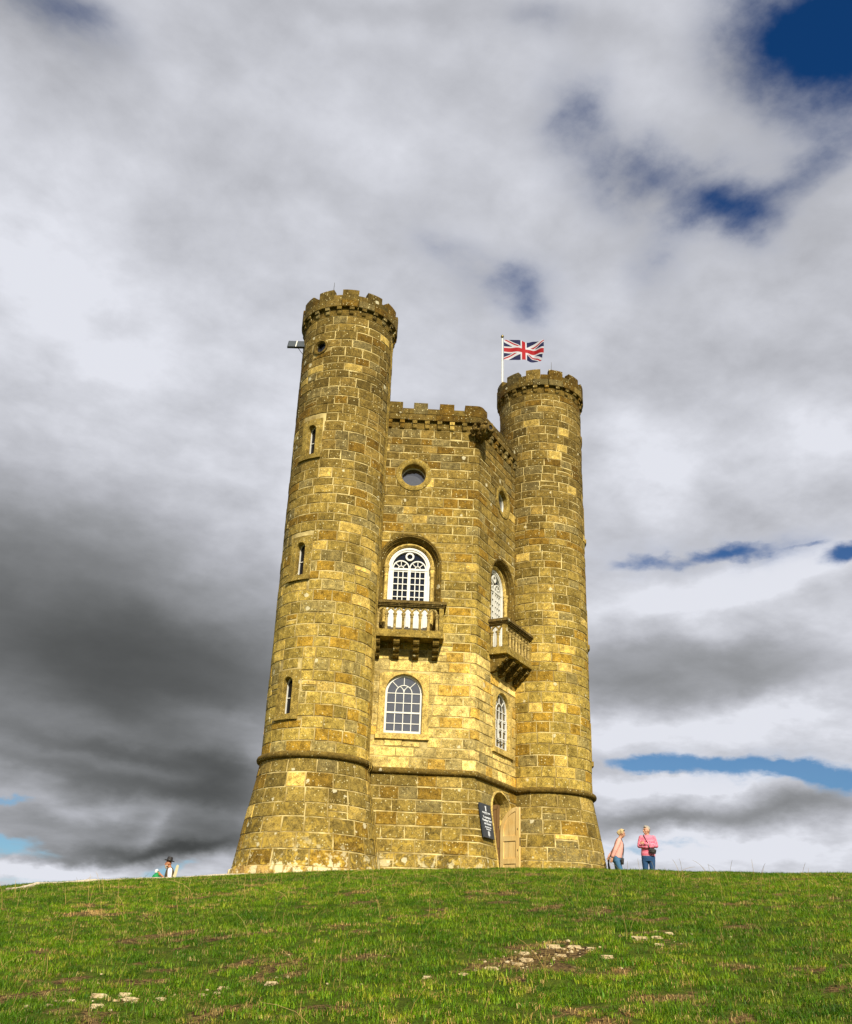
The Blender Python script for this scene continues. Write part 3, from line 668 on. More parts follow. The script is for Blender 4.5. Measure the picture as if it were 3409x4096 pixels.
def slit_window(F, uc, z0):
    w = empty('slit_window', parent=tower); zs_ = z0+.83; r = .148
    mb = MB(); sweep(mb, F, [(path_rect(uc, .355, z0-.01, zs_, zs_+.34), .0, False), (path_rect(uc, .345, z0-.01, zs_, zs_+.33), .03, False), (path_arch(uc, r+.01, z0-.01, zs_, ), .028, False), (path_arch(uc, r, z0-.01, zs_), .01, True), (path_arch(uc, r, z0-.01, zs_), -.22, True)])
    mb.build('surround', MB_, w)
    mb = MB()
    for k in range(4): mb.box(uc-.37+.185*k, uc-.37+.185*(k+1), z0-.145, z0-.002, 0, .075, T=lambda a, b, c: F(a, b, c, True))
    mb.build('sill', MB_, w)
    mb = MB(); sweep(mb, F, [(path_arch(uc, r+.01, z0, zs_), -.13, True), (path_arch(uc, r-.019, z0, zs_), -.13, True), (path_arch(uc, r-.019, z0, zs_), -.18, True)]); bars(mb, F, -.18, -.125, uc-r, uc+r, z0-.002, z0+.035)
    bars(mb, F, -.175, -.14, uc-r, uc+r, z0+.45, z0+.47); mb.build('frame', MW, w)
    mb = MB(); mb.prism(path_arch(uc, r, z0, zs_), -.175, -.165, lambda a, b, c: F(a, b, c, True)); mb.build('pane', MG, w)

lower_window(WL, UL); lower_window(WR, UR, True); upper_window(WL, UL); upper_window(WR, UR)
round_window(WL, UL, 11.68, .37, .54); round_window(WR, UR, 11.68, .37, .54, deep=.20)

# ---- turrets
def ring_sweep(mb, F, prof, a0=0, a1=360, n=72):
    """closed profile [(d,z)] swept round a turret"""
    m_ = len(prof); st = 360/n; k = max(2, round((a1-a0)/st)); full = a1-a0 >= 360
    angs = [a0+(a1-a0)*i/k for i in range(k if full else k+1)]
    vs = [F(rad(a+90)*RS, z, d, True) for a in angs for d, z in prof]; fs = []
    for i in range(len(angs) if full else len(angs)-1):
        j = (i+1) % len(angs)
        for q in range(m_): fs.append((i*m_+q, i*m_+(q+1) % m_, j*m_+(q+1) % m_, j*m_+q))
    if not full: fs += [tuple(range(m_)), tuple((len(angs)-1)*m_+q for q in range(m_))]
    return mb.add(vs, fs)
JO = lambda s=.006: random.uniform(-s, s)
ROT = {'A': -148, 'C': -137, 'E': -140}
for key in 'ACE':
    F = TU(key); top = 0 if key != 'E' else -.78; t = empty('turret', parent=tower); c = TC[key]
    holes = HOLE[key]
    core('shaft', F, list(np.arange(-180, 181, 7.5)*PI/180*RS)+brk(holes, 0, .04), [-1.3, ZS, 16.45+top]+brk(holes, 1, .04), holes, t)
    mb = MB(); q0 = 16.2+top; k_ = [(c.x+RS*math.cos(2*PI*i/24), c.y+RS*math.sin(2*PI*i/24), q0) for i in range(24)]; mb.add(k_, [tuple(range(24))]); mb.build('roof', MIN, t)
    # roll moulding
    prof = [(.0+.085*math.cos(a)+.045, ZS+.02+.085*math.sin(a)) for a in [2*PI*i/10 for i in range(10)]]
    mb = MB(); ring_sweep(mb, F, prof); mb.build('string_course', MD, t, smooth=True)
    if key == 'E': 
        mb = MB(); ring_sweep(mb, F, [(-.1, 16.36+top), (.10, 16.36+top), (.10, 16.80+top), (-.1, 16.80+top)]); mb.build('parapet', MD, t); continue
    zb = 16.37
    # parapet band as separate blocks, crenels between merlons
    for i in range(18):
        a = ROT[key]+20*i; mb = MB(); e = .35; o1 = .125+JO(.005); col = tone(15.5, False); col = tuple(x*.85 for x in col)
        vs0 = len(mb.v); ring_sweep(mb, F, [(-.10, zb), (o1-.01, zb), (o1, zb+.012), (o1, 16.60), (-.10, 16.60)], a+e, a+20-e); mb.c = [col]*len(mb.v); mb.build('parapet_block', MS, t)
    for i in range(12):
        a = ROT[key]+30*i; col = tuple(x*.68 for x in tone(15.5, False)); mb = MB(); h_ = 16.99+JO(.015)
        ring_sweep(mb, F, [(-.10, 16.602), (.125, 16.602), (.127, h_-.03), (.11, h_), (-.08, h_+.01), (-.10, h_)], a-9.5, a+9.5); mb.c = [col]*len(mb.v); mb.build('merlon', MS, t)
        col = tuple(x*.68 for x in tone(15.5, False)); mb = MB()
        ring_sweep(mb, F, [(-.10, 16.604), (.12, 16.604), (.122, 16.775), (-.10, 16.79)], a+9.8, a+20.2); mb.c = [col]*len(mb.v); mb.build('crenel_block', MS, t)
    mb0 = MB(); mb0.add([], []); ring_sweep(mb0, F, [(-.02, 16.085), (.014, 16.085), (.014, 16.37), (-.02, 16.37)]); mb0.build('corbel_band', MD, t)
    for i in range(24):
        a = ROT[key]+2.5+15*i; col = tuple(x*1.0 for x in tone(15.5, False)); mb = MB()
        ring_sweep(mb, F, [(-.02, 16.27), (.110, 16.27), (.110, 16.372), (-.02, 16.372)], a-2.7, a+2.7)
        ring_sweep(mb, F, [(-.02, 16.13), (.04, 16.13), (.062, 16.16), (.07, 16.26), (-.02, 16.26)], a-2.5, a+2.5); mb.c = [col]*len(mb.v); mb.build('corbel', MS, t)
    for o in OPEN[key]:
        if o[0] == 'rect': slit_window(F, o[1], o[3]+.16)
        else: round_window(F, o[1], o[3], .165, .255, MD, .045, .11)
# rubbly footing under the left turret
F = TU('A'); mb = MB(); random.seed(4)
for i in range(26):
    a = 110+i*13.8; h_ = .12+JO(.02); d_ = (RB-RS)+.05+JO(.03); g_ = random.uniform(.2, .8)
    ring_sweep(mb, F, [(.2, -.9), (d_+.06, -.9), (d_+.02, -.02), (d_, h_-.02), (d_-.06, h_), (.2, h_)], a+g_, a+13.8-g_)
mb.c = [(.36+JO(.06), .26, .09)]*len(mb.v); mb.build('footing', MS, tower)

# ---- string course, corbels and battlements of the main block
def strip(mb, prof, us, lo=-3.2, hi=3.2):
    us = sorted([lo]+[u for u in us if lo < u < hi]+[hi]); m_ = len(prof)
    vs = [WL(u, z, d, True) for u in us for d, z in prof]
    fs = [(i*m_+q, i*m_+(q+1) % m_, (i+1)*m_+(q+1) % m_, (i+1)*m_+q) for i in range(len(us)-1) for q in range(m_)]
    return mb.add(vs, fs+[tuple(range(m_)), tuple((len(us)-1)*m_+q for q in range(m_))])
mb = MB(); strip(mb, [(.045+.085*math.cos(a), ZS+.02+.085*math.sin(a)) for a in [2*PI*i/10 for i in range(10)]], FC); mb.build('string_course', MD, tower, smooth=True)
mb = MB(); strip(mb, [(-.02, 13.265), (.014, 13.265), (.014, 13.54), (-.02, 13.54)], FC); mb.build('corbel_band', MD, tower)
CORB = [.449+.389*k for k in range(7)]
for s in (1, -1):
    for uc in CORB:
        col = tone(12.5, False); mb = MB(); g_ = .073
        strip(mb, [(-.02, 13.43), (.105, 13.43), (.105, 13.535), (-.02, 13.535)], [], min(s*(uc-g_), s*(uc+g_)), max(s*(uc-g_), s*(uc+g_)))
        strip(mb, [(-.02, 13.27), (.045, 13.27), (.07, 13.30), (.08, 13.415), (-.02, 13.415)], [], min(s*(uc-g_+.006), s*(uc+g_-.006)), max(s*(uc-g_+.006), s*(uc+g_-.006)))
        mb.c = [col]*len(mb.v); mb.build('corbel', MS, tower)
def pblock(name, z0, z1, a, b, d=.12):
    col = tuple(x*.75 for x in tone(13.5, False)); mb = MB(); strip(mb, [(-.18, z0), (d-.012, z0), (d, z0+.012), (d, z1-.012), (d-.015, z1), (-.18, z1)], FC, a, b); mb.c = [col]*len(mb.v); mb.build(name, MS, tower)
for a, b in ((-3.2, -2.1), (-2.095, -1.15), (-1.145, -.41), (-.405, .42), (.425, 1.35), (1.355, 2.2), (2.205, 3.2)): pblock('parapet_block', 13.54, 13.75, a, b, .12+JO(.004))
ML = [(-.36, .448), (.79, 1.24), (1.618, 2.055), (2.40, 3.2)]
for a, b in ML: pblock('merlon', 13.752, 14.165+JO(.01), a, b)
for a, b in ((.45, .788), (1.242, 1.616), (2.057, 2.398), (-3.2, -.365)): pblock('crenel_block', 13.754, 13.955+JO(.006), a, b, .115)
mb = MB()
for z in (13.98, 14.06): mb.tube([WL(u, z, -.30, True) for u in (.3, 3.1)], .010, 6)
for u in np.arange(.4, 3.1, .22): mb.tube([WL(u, 13.2, -.30, True), WL(u, 14.06, -.30, True)], .006, 5)
mb.build('railing', MBLK, tower)
# slender lightning rods on the turrets and the conductor down the left one
for key, az in (('A', -141), ('C', -112)):
    c = TC[key]; q = c+Vector(dr(az))*1.42; mb = MB(); mb.tube([(q.x, q.y, 16.9), (q.x+.01, q.y, 17.36)], [.011, .006], 6); mb.build('lightning_rod', MBLK, tower)
c = TC['A']; mb = MB()
for a_c, n1 in ((-44, 0), (-49, 1)):
    q = [(c.x+(RS+.035+(RB-RS)*max(0, ZS-z)/ZS+(.09 if abs(z-ZS) < .12 else 0))*math.cos(rad(a_c+.6*math.sin(z*1.7))), c.y+(RS+.035+(RB-RS)*max(0, ZS-z)/ZS+(.09 if abs(z-ZS) < .12 else 0))*math.sin(rad(a_c+.6*math.sin(z*1.7))), z) for z in (15.9, 14, 12, 10, 8, 6, 4, 3.0, 2.9, 2.7, 2.6, 1.4, .1)]
    mb.tube(q, .012, 5)
mb.build('conductor_cable', MB_, tower)

# ---- gargoyle on the corner
g = empty('gargoyle', WL(0, 13.20, .02, True), tower, rad(-90)); g.scale = (1.15, 1.2, 1.2); MGG = stone_mat('gargoyle_stone', (.13, .088, .026), .5)
def lump(mb, c, s, n_=2, amp=.12, seed=0):
    bm_ = bmesh.new(); bmesh.ops.create_icosphere(bm_, subdivisions=n_, radius=1)
    vs = []
    for v in bm_.verts:
        k = 1+amp*noise.noise(v.co*2.3+Vector((seed, seed*1.7, 0))); vs.append((c[0]+v.co.x*s[0]*k, c[1]+v.co.y*s[1]*k, c[2]+v.co.z*s[2]*k))
    mb.add(vs, [tuple(x.index for x in f.verts) for f in bm_.faces]); bm_.free()
mb = MB(); lump(mb, (.22, 0, -.03), (.30, .17, .19), 3, .15, 1)
for s in (-1, 1): lump(mb, (.43, s*.09, .13), (.055, .05, .045), 2, .1, 3+s); lump(mb, (.40, s*.13, -.02), (.10, .06, .09), 2, .2, 5+s)
lump(mb, (.46, 0, .09), (.10, .06, .06), 2, .1, 8)
for s in (-1, 1): lump(mb, (.30, s*.17, .15), (.04, .035, .06), 2, .1, 9)
mb.build('head', MGG, g, smooth=True)
mb = MB(); random.seed(21)
for i in range(46):
    a = random.uniform(0, 2*PI); x = random.uniform(.0, .30); rr = .20+random.uniform(-.02, .05)
    lump(mb, (x, rr*math.cos(a), rr*math.sin(a)+.02), (random.uniform(.05, .09), .045, .045), 2, .45, i)
mb.build('mane', MGG, g, smooth=True)
mb = MB(); R1, r1 = .085, .028; vs = []; fs = []
for i in range(20):
    for j in range(8):
        a, b = 2*PI*i/20, 2*PI*j/8; vs.append((.545+r1*math.cos(b)*.8, (R1+r1*math.sin(b))*math.cos(a), (R1+r1*math.sin(b))*math.sin(a)*1.05-.03)); fs.append((i*8+j, i*8+(j+1) % 8, ((i+1) % 20)*8+(j+1) % 8, ((i+1) % 20)*8+j))
mb.add(vs, fs); mb.build('lips', MGG, g, smooth=True)
mb = MB(); mb.tube([(.25, 0, -.03), (.53, 0, -.03)], [.05, .083], 16); mb.build('mouth', MIN, g)  # solid plug; its near-black colour gives the shade of a hollow

# ---- balconies
MBAL = stone_mat('baluster_stone', (.36, .27, .10), .8); MRL = stone_mat('rail_stone', (.125, .088, .030), .8)
def balcony(F, uc):
    b = empty('balcony', parent=tower); T = lambda u, z, d: F(u, z, d, True); HW = 1.03; DP = .585
    mb = MB(); mb.box(uc-HW, uc+HW, 6.37, 6.42, -.03, DP, T=T); mb.box(uc-HW+.015, uc+HW-.015, 6.42, 6.56, -.03, DP-.015, T=T); mb.box(uc-HW+.03, uc+HW-.03, 6.56, 6.585, -.03, DP-.03, T=T); mb.build('slab', MB_, b)
    mb = MB(); 
    def rail(o, z0, z1):   # U-shaped rail with overhang o
        i = .13-o*.2
        mb.box(uc-HW-o, uc+HW+o, z0, z1, DP+o-.20, DP+o, T=T)
        for s in (-1, 1): mb.box(uc+s*(HW+o), uc+s*(HW+o-.20), z0, z1, -.03, DP+o-.20-.002, T=T)
    rail(-.005, 7.262, 7.30); rail(.025, 7.30, 7.335); rail(.055, 7.335, 7.40); rail(.035, 7.40, 7.425); mb.build('rail', MRL, b)
    for s in (-1, 1):
        mb = MB(); x = uc+s*(HW-.085); mb.box(x-.062, x+.062, 6.585, 7.262, DP-.155, DP-.03, T=T); mb.box(x-.04, x+.04, 6.62, 7.23, DP-.03, DP-.02, T=T); mb.build('post', MB_, b)
    sp = .2361
    def balu(u, d, du, dd):
        c = T(u, 0, d)[:2]; z = 6.585; mb = MB()
        mb.lathe([(.058, z), (.058, z+.02), (.045, z+.03), (.052, z+.045), (.040, z+.06), (.037, z+.36), (.048, z+.37), (.048, z+.385), (.040, z+.395), (.050, z+.43), (.062, z+.455), (.062, z+.475), (.055, z+.49)], 12, c); mb.build('baluster', MBAL, b, smooth=True)
    def arches(n_, pos, tdir, first, last):
        """interlaced arches springing from baluster to next-but-one"""
        mb = MB(); zs_ = 7.062; r = sp
        for k in range(-1, n_):
            for q in range(12):
                a0, a1 = PI*q/12, PI*(q+1)/12; t0 = first+sp*(k+1)-r*math.cos(a0); t1 = first+sp*(k+1)-r*math.cos(a1)
                if min(t0, t1) < first-sp*.55 or max(t0, t1) > last+sp*.55: continue
                off = .004 if k % 2 else -.004
                for rr0, rr1 in ((.0, 1),):
                    po = []
                    for a, rx in ((a0, r-.026), (a0, r+.026), (a1, r+.026), (a1, r-.026)): po.append((first+sp*(k+1)-rx*math.cos(a), zs_+min(rx*math.sin(a)*.82, .198)))
                    mb.prism(po, -.026+off, .026+off, lambda a, z, d: T(*pos(a, z, d)))
        mb.build('interlaced_arches', MBAL, b)
    f0 = uc-sp*3.5; dq = DP-.09
    for k in range(8): balu(f0+sp*k, dq, 1, 0)
    arches(8, lambda a, z, d: (a, z, dq+d), 0, f0, f0+7*sp)
    for s in (-1, 1):
        x = uc+s*(HW-.085)
        for k in range(2): balu(x, .07+.20*k, 0, 1)
        arches(2, lambda a, z, d: (x+d, z, a), 0, .06, .30)
    for k in range(4):
        x = uc-.82+.547*k; prof = [(-.02, 6.37), (.50, 6.37), (.50, 6.30)]
        for zt_, dm, dn in ((6.30, .50, .36), (6.16, .36, .20), (6.03, .21, .06)):
            prof += [(dm, zt_), (dm+.012, zt_-.03), (dm+.012, zt_-.05)]+[(dn+(dm-dn)*math.cos(PI/2*q/4), zt_-.05-.09*math.sin(PI/2*q/4)) for q in range(5)]
        prof += [(-.02, 5.87)]
        pp = []
        for q in prof:
            if not pp or math.dist(q, pp[-1]) > .004: pp.append(q)
        mb = MB(); mb.prism(pp, x-.085, x+.085, lambda d, z, u: T(u, z, d)); mb.build('bracket', MD, b)  # dark brown stone; the tone also paints deeper shade under the slab
    mb = MB(); mb.box(uc-.6, uc+.6, 6.48, 6.592, -.4, .02, T=T); mb.build('threshold', MB_, b)
balcony(WL, 1.965); balcony(WR, UR)

# ---- doorway
d_ = empty('doorway', parent=tower); uc = 1.66; F = WR; zs_ = 1.84
mb = MB()
sweep(mb, F, [(path_arch(uc, .80, -1, zs_), -.01, False), (path_arch(uc, .79, -1, zs_), .03, False), (path_arch(uc, .745, -1, zs_), .035, False), (path_arch(uc, .735, -1, zs_), .0, False), (path_arch(uc, .715, -1, zs_), -.02, True), (path_arch(uc, .70, -1, zs_), -.05, True), (path_arch(uc, .68, -1, zs_), -.22, True), (path_arch(uc, .655, -1, zs_), -.20, True), (path_arch(uc, .62, -1, zs_), -.22, True), (path_arch(uc, .615, -1, zs_), -.30, True), (path_arch(uc, .60, -1, zs_), -.36, True)])
mb.build('surround', MY, d_)
mb = MB(); sweep(mb, F, [(path_arch(uc, .61, -1, zs_), -.355, True), (path_arch(uc, .75, -1, zs_), -.60, True)]); mb.build('inner_reveal', MIN, d_)  # reveal coloured near-black to darken the inside of the door
def door_leaf(hu, hd, ang, sgn, m, name='door_leaf'):
    """half of a round-headed pair: hinged at hu,hd, turned by ang degrees outward; sgn -1 = right leaf"""
    W_, zb_, zsp, zt = .66, .06, 1.60, 2.24
    h0 = Vector(F(hu, 0, hd, True)[:2]); e = eR*sgn; nn = nR; dirv = e*math.cos(rad(ang))+nn*math.sin(rad(ang)); nrm = Vector((-dirv.y, dirv.x))
    T = lambda a, z, t: ((h0+dirv*a+nrm*t).x, (h0+dirv*a+nrm*t).y, z)
    lf = empty(name, parent=d_)
    arc = lambda r, x: zsp+math.sqrt(max(0, r*r-(W_-x)**2))
    mb = MB()   # board backing
    xs = [0, .0]+[W_*k/10 for k in range(1, 11)]; poly = [(0, zb_), (W_, zb_), (W_, zt)]+[(W_-W_*math.sin(PI/2*k/8), zsp+W_*math.cos(PI/2*k/8)) for k in range(1, 9)]
    mb.prism(poly, -.012, .012, T); 
    obj_ = mb.build('door_boards', m, d_); 
    mb = MB()
    for s in (-1, 1):
        t0, t1 = (.0125, .032) if s > 0 else (-.032, -.0125)
        mb.prism([(.0, zb_), (.11, zb_), (.11, zsp), (.0, zsp)], t0, t1, T); mb.prism([(W_-.12, zb_), (W_, zb_), (W_, zt), (W_-.12, zt-.012)], t0, t1, T)
        for z0_, z1_ in ((zb_, zb_+.16), (.74, .88), (1.34, 1.48)): mb.prism([(.11, z0_), (W_-.12, z0_), (W_-.12, z1_), (.11, z1_)], t0, t1, T)
        n_ = 10
        for k in range(n_):
            a0, a1 = PI/2*k/n_, PI/2*(k+1)/n_
            if W_-W_*math.sin(a1) > W_-.12: continue
            mb.prism([(W_-W_*math.sin(a0), zsp+W_*math.cos(a0)), (W_-W_*math.sin(a1), zsp+W_*math.cos(a1)), (W_-(W_-.11)*math.sin(a1), zsp+(W_-.11)*math.cos(a1)), (W_-(W_-.11)*math.sin(a0), zsp+(W_-.11)*math.cos(a0))], t0, t1, T)
        x = .295
        mb.prism([(x, zb_), (x+.008, zb_), (x+.008, 2.0), (x, 2.0)], -.016, .016, T)
    mb.build('door_frame', m, d_); bpy.data.objects.remove(lf)
    mb = MB()
    for z in (1.06, .36, 1.62): mb.box(W_-.065, W_-.045, z, z+.05, -.036, .036, T=T)
    mb.box(W_, W_+.008, 1.2, 1.42, -.018, .018, T=T); mb.build('bolt', MBLK, d_)
door_leaf(uc+.60, -.18, 76, -1, MWOOD); door_leaf(uc-.60, -.20, 18, 1, MWOODD)
mb = MB(); mb.box(uc-.60, uc+.60, -1, .05, -.6, .25, T=lambda a, b, c: F(a, b, c, True)); mb.build('doorstep', MB_, d_)
mb = MB(); T = lambda a, b, c: F(a, b, c, True); V = [T(a, b, c) for c in (-.605, -2.4) for a, b in ((uc-.75, -.1), (uc+.75, -.1), (uc+.75, 2.9), (uc-.75, 2.9))]; mb.add(V, [(0, 1, 5, 4), (1, 2, 6, 5), (2, 3, 7, 6), (3, 0, 4, 7), (4, 5, 6, 7)]); mb.build('door_shade_box', MIN, d_)  # dark box added behind the opening so the doorway looks black
# ------------------------------------------------------------ sign hung beside the door
def signF(u, z, d): return F_sign(u, z, d)
sg = empty('sign', WR(.36, 1.63, 0), None); tag(sg, 'dark slate grey notice board with white lettering hung on the sloping wall beside the door', 'sign')
# board local frame: x along wall, y outward, z up the board
ex = Vector((eR.x, eR.y, 0)); lo = Vector(WR(.36, 1.20, .075)); hi = Vector(WR(.36, 2.08, .055)); ez = (hi-lo).normalized(); ey = ez.cross(ex); ey = -ey if ey.dot(Vector((nR.x, nR.y, 0))) < 0 else ey
Ms = Matrix((ex, ey, ez)).transposed().to_4x4(); Ms.translation = (lo+hi)/2; sg.matrix_world = Ms
H_ = (hi-lo).length
MSG = mat('slate_board', (.030, .036, .045), .5); MSW = mat('sign_white', (.72, .74, .76), .6)
mb = MB(); mb.box(-.34, .34, -.022, .022, -H_/2, H_/2); mb.build('board', MSG, sg)
for s in (-1, 1):
    mb = MB(); mb.box(s*.25-.03, s*.25+.03, -.10, -.023, -.03+.25, .03+.25); mb.box(s*.25-.03, s*.25+.03, -.08, -.023, -.33, -.27); mb.build('wall_bracket', MBLK, sg)
def text(txt, size, x, z, parent, m, y=.0235, bold=0.0, flip=1):
    cu_ = bpy.data.curves.new('lettering', 'FONT'); cu_.body = txt; cu_.size = size; cu_.align_x = 'CENTER'; cu_.align_y = 'CENTER'; cu_.extrude = .001; cu_.offset = bold
    t = bpy.data.objects.new('tmp', cu_); COL.objects.link(t); dg = bpy.context.evaluated_depsgraph_get(); me = bpy.data.meshes.new_from_object(t.evaluated_get(dg)); bpy.data.objects.remove(t)
    me.transform(Matrix(((-1*flip, 0, 0, 0), (0, 0, 1, 0), (0, 1, 0, 0), (0, 0, 0, 1)))); 
    me.name = 'lettering'; me.materials.clear(); o = link('lettering', me, parent, [m]); o.location = (x, y, z); return o
FLIP = -1
for tx, s_, z_, b_ in (('BROADWAY TOWER', .052, .205, .002), ('To experience', .082, .09, .002), ('Broadway Tower', .085, .005, .003), ('and Grounds', .082, -.078, .002), ('please book your', .058, -.165, .001), ('tickets here', .058, -.222, .001)):
    text(tx, s_, 0.0, z_, sg, MSW, bold=b_, flip=FLIP)
mb = MB(); mb.box(-.03, .03, .0225, .0245, .25, .37); mb.box(-.042, .042, .0225, .0243, .36, .39); mb.box(-.14, .14, .0225, .0243, .168, .173); mb.build('tower_emblem', MSW, sg)
mb = MB(); mb.box(-.055, .055, .0225, .0243, -.385, -.275); mb.box(-.012, .012, .0225, .0243, -.262, -.25); mb.box(-.03, .03, .0225, .0243, -.412, -.402); mb.build('phone_emblem', MSW, sg)
mb = MB()
for k in range(4): mb.box(-.04, .04, .0245, .0252, -.30-.022*k, -.294-.022*k)
mb.build('emblem_lines', MSG, sg)

cz_, caz = 1.62, -100.4; rr0 = RS+(RB-RS)*(ZS-cz_)/ZS+.019; cq = TC['A']+Vector(dr(caz))*rr0
cv = empty('carved_initials', (0, 0, 0), tower); on = Vector((*dr(caz), (RB-RS)/ZS)).normalized(); oz = (Vector((0, 0, 1))-on*on.z).normalized(); ox = oz.cross(on)*1
if ox.dot(Vector((cr.x, cr.y, 0))) < 0: ox = -ox
Mc = Matrix((ox, on, oz)).transposed().to_4x4(); Mc.translation = (cq.x, cq.y, cz_); cv.matrix_world = Mc
text('K W', .13, .0, .07, cv, MM, y=.002, flip=-1); text('E G 26', .12, .02, -.06, cv, MM, y=.002, flip=-1)

# ------------------------------------------------------------ flagpole and flag
PX, PY = 2.85, -1.34
fp = empty('flagpole', (PX, PY, 16.2)); tag(fp, 'white flagpole with a brass ball top, standing behind the right turret', 'flagpole')
mb = MB(); mb.lathe([(.055, 0), (.055, .05), (.034, .06), (.024, 3.2), (.0, 3.2)], 12); mb.build('pole', MW, fp, smooth=True)
MBR = mat('brass', (.25, .19, .07), .35, 1.0); mb = MB(); mb.lathe([(.0, 3.34), (.03, 3.33), (.055, 3.29), (.06, 3.265), (.05, 3.23), (.03, 3.205), (.025, 3.19)], 14); mb.build('finial', MBR, fp, smooth=True)
mb = MB(); mb.tube([(.045, -.02, 1.0), (.05, -.03, 3.15)], .005, 5); mb.tube([(.03, .0, 1.0), (.06, 0, 1.0)], .012, 5); mb.build('halyard', MW, fp)
def union(x, y):
    """Union Flag colours; x 0..2 along the fly, y 0..1 up"""
    X, Y = x*30-30, y*30-15   # 60 x 30 units, centred
    Wc, Rc, Bc_ = (.56, .56, .60), (.36, .002, .006), (.002, .004, .055)
    if abs(X) < 3 or abs(Y) < 3: return Rc
    if abs(X) < 5 or abs(Y) < 5: return Wc
    n5 = math.sqrt(5); c = Bc_
    for s in (1, -1):
        d = (Y*2-s*X)/n5   # distance to diagonal
        if abs(d) < 3: c = Wc
    for s in (1, -1):
        d = (Y*2-s*X)/n5; q = -1 if (X > 0) else 1
        q = q if s > 0 else q
        dd = d*(1 if X > 0 else -1)*(1)
        if s > 0 and -2 < dd < 0: c = Rc
        if s < 0 and -2 < dd < 0: c = Rc
    return c
fl = MB(); NXF, NYF = 150, 75; FW, FH = 1.50, .86; vs = []
fr = Vector((cr.x, cr.y, 0)).normalized(); fb = Vector((-fr.y, fr.x, 0))
ff = (fr*.985+fb*.10)
for j in range(NYF+1):
    for i in range(NXF+1):
        u, v = i/NXF, j/NYF; w_ = .10*u**.7*math.sin(9.5*u+1.6*v+.4)+.045*u*math.sin(21*u-4*v); dz = -.05*u+.02*math.sin(6*u+1)*u+(.03*math.sin(9*v)*max(0, u-.7)); xx = FW*u*(.975)-(.10*max(0, u-.85)*(1-v)*4 if v < .35 else 0)
        p_ = Vector((PX, PY, 18.45+FH*v+dz+(.06*max(0, u-.82)*5*(1-2*v) if v < .3 else 0)))+fr*(.055+xx)+fb*(w_-.03); vs.append(p_)
o0 = Vector((PX, PY, 18.45)); vs = [v-o0 for v in vs]
me = bpy.data.meshes.new('flag'); fs = [(j*(NXF+1)+i, j*(NXF+1)+i+1, (j+1)*(NXF+1)+i+1, (j+1)*(NXF+1)+i) for j in range(NYF) for i in range(NXF)]
me.from_pydata(vs, [], fs); me.polygons.foreach_set('use_smooth', [True]*len(fs))
ca = me.color_attributes.new('tint', 'FLOAT_COLOR', 'CORNER'); cols = []
for j in range(NYF):
    for i in range(NXF): cols += [x for _ in range(4) for x in (*union((i+.5)/NXF*2, (j+.5)/NYF), 1)]
ca.data.foreach_set('color', cols)
MF = mat('bunting', rough=.8); n = NB(MF); n.color(n.attr('tint'))
tr = n.new('ShaderNodeBsdfTranslucent'); n.l.new(n.attr('tint'), tr.inputs[0]); ms_ = n.new('ShaderNodeMixShader'); ms_.inputs[0].default_value = .25; n.l.new(n.b.outputs[0], ms_.inputs[1]); n.l.new(tr.outputs[0], ms_.inputs[2]); n.l.new(ms_.outputs[0], n.n['Material Output'].inputs[0])
fo = link('flag', me, None, [MF]); fo.location = o0; tag(fo, 'red, white and blue Union flag rippling from the white pole', 'flag')

# ------------------------------------------------------------ dark panel on the left turret
c = TC['A']; q = c+Vector(dr(166))*(RS+.02)
fx = empty('panel_fixture', (q.x, q.y, 15.62)); tag(fx, 'dark flat panel with one pale stripe on a strut high on the left turret', 'fixture')
MPN = mat('panel_grey', (.055, .065, .07), .35); T0 = Matrix.Rotation(rad(62), 3, Vector((fr.x, fr.y, 0)))
def TP(x, y, z): v = T0 @ (fr*x+fb*y+Vector((0, 0, z))); return (v.x, v.y, v.z)
mb = MB(); mb.box(-.50, .06, -.19, .19, -.035, .025, T=TP); mb.build('housing', MBLK, fx)
mb = MB(); mb.box(-.48, -.25, -.17, .17, .026, .032, T=TP); mb.box(-.215, .03, -.17, .17, .026, .032, T=TP)
mb.box(-.48, -.25, -.196, -.191, -.0, .02, T=TP); mb.build('panel', MPN, fx)
mb = MB(); mb.box(-.248, -.217, -.19, .185, .026, .036, T=TP); mb.build('stripe', MW, fx)
mb = MB(); mb.tube([TP(-.22, -.05, -.03), tuple(fr*.04+Vector((0, 0, -.42)))], .010, 6); mb.build('strut', MBLK, fx)

# ------------------------------------------------------------ people
MSK = mat('skin', (.50, .26, .16), .55, **{'Subsurface Weight': .0})
def remesh(mb, name, m, parent, vox=.012, smooth_it=3):
    me = mb.mesh('tmp'); o = bpy.data.objects.new('tmp', me); COL.objects.link(o)
    r = o.modifiers.new('r', 'REMESH'); r.mode = 'VOXEL'; r.voxel_size = vox; r.use_smooth_shade = True
    s = o.modifiers.new('s', 'SMOOTH'); s.iterations = smooth_it; s.factor = .5
    dg = bpy.context.evaluated_depsgraph_get(); me2 = bpy.data.meshes.new_from_object(o.evaluated_get(dg)); bpy.data.objects.remove(o)
    me2.name = name; me2.materials.clear(); me2.polygons.foreach_set('use_smooth', [True]*len(me2.polygons)); return link(name, me2, parent, [m])
def limb(mb, pts, rs, n=12):
    mb.tube(pts, rs, n)
    for p_, r in zip(pts, rs): lump(mb, p_, (r, r, r), 2, 0)
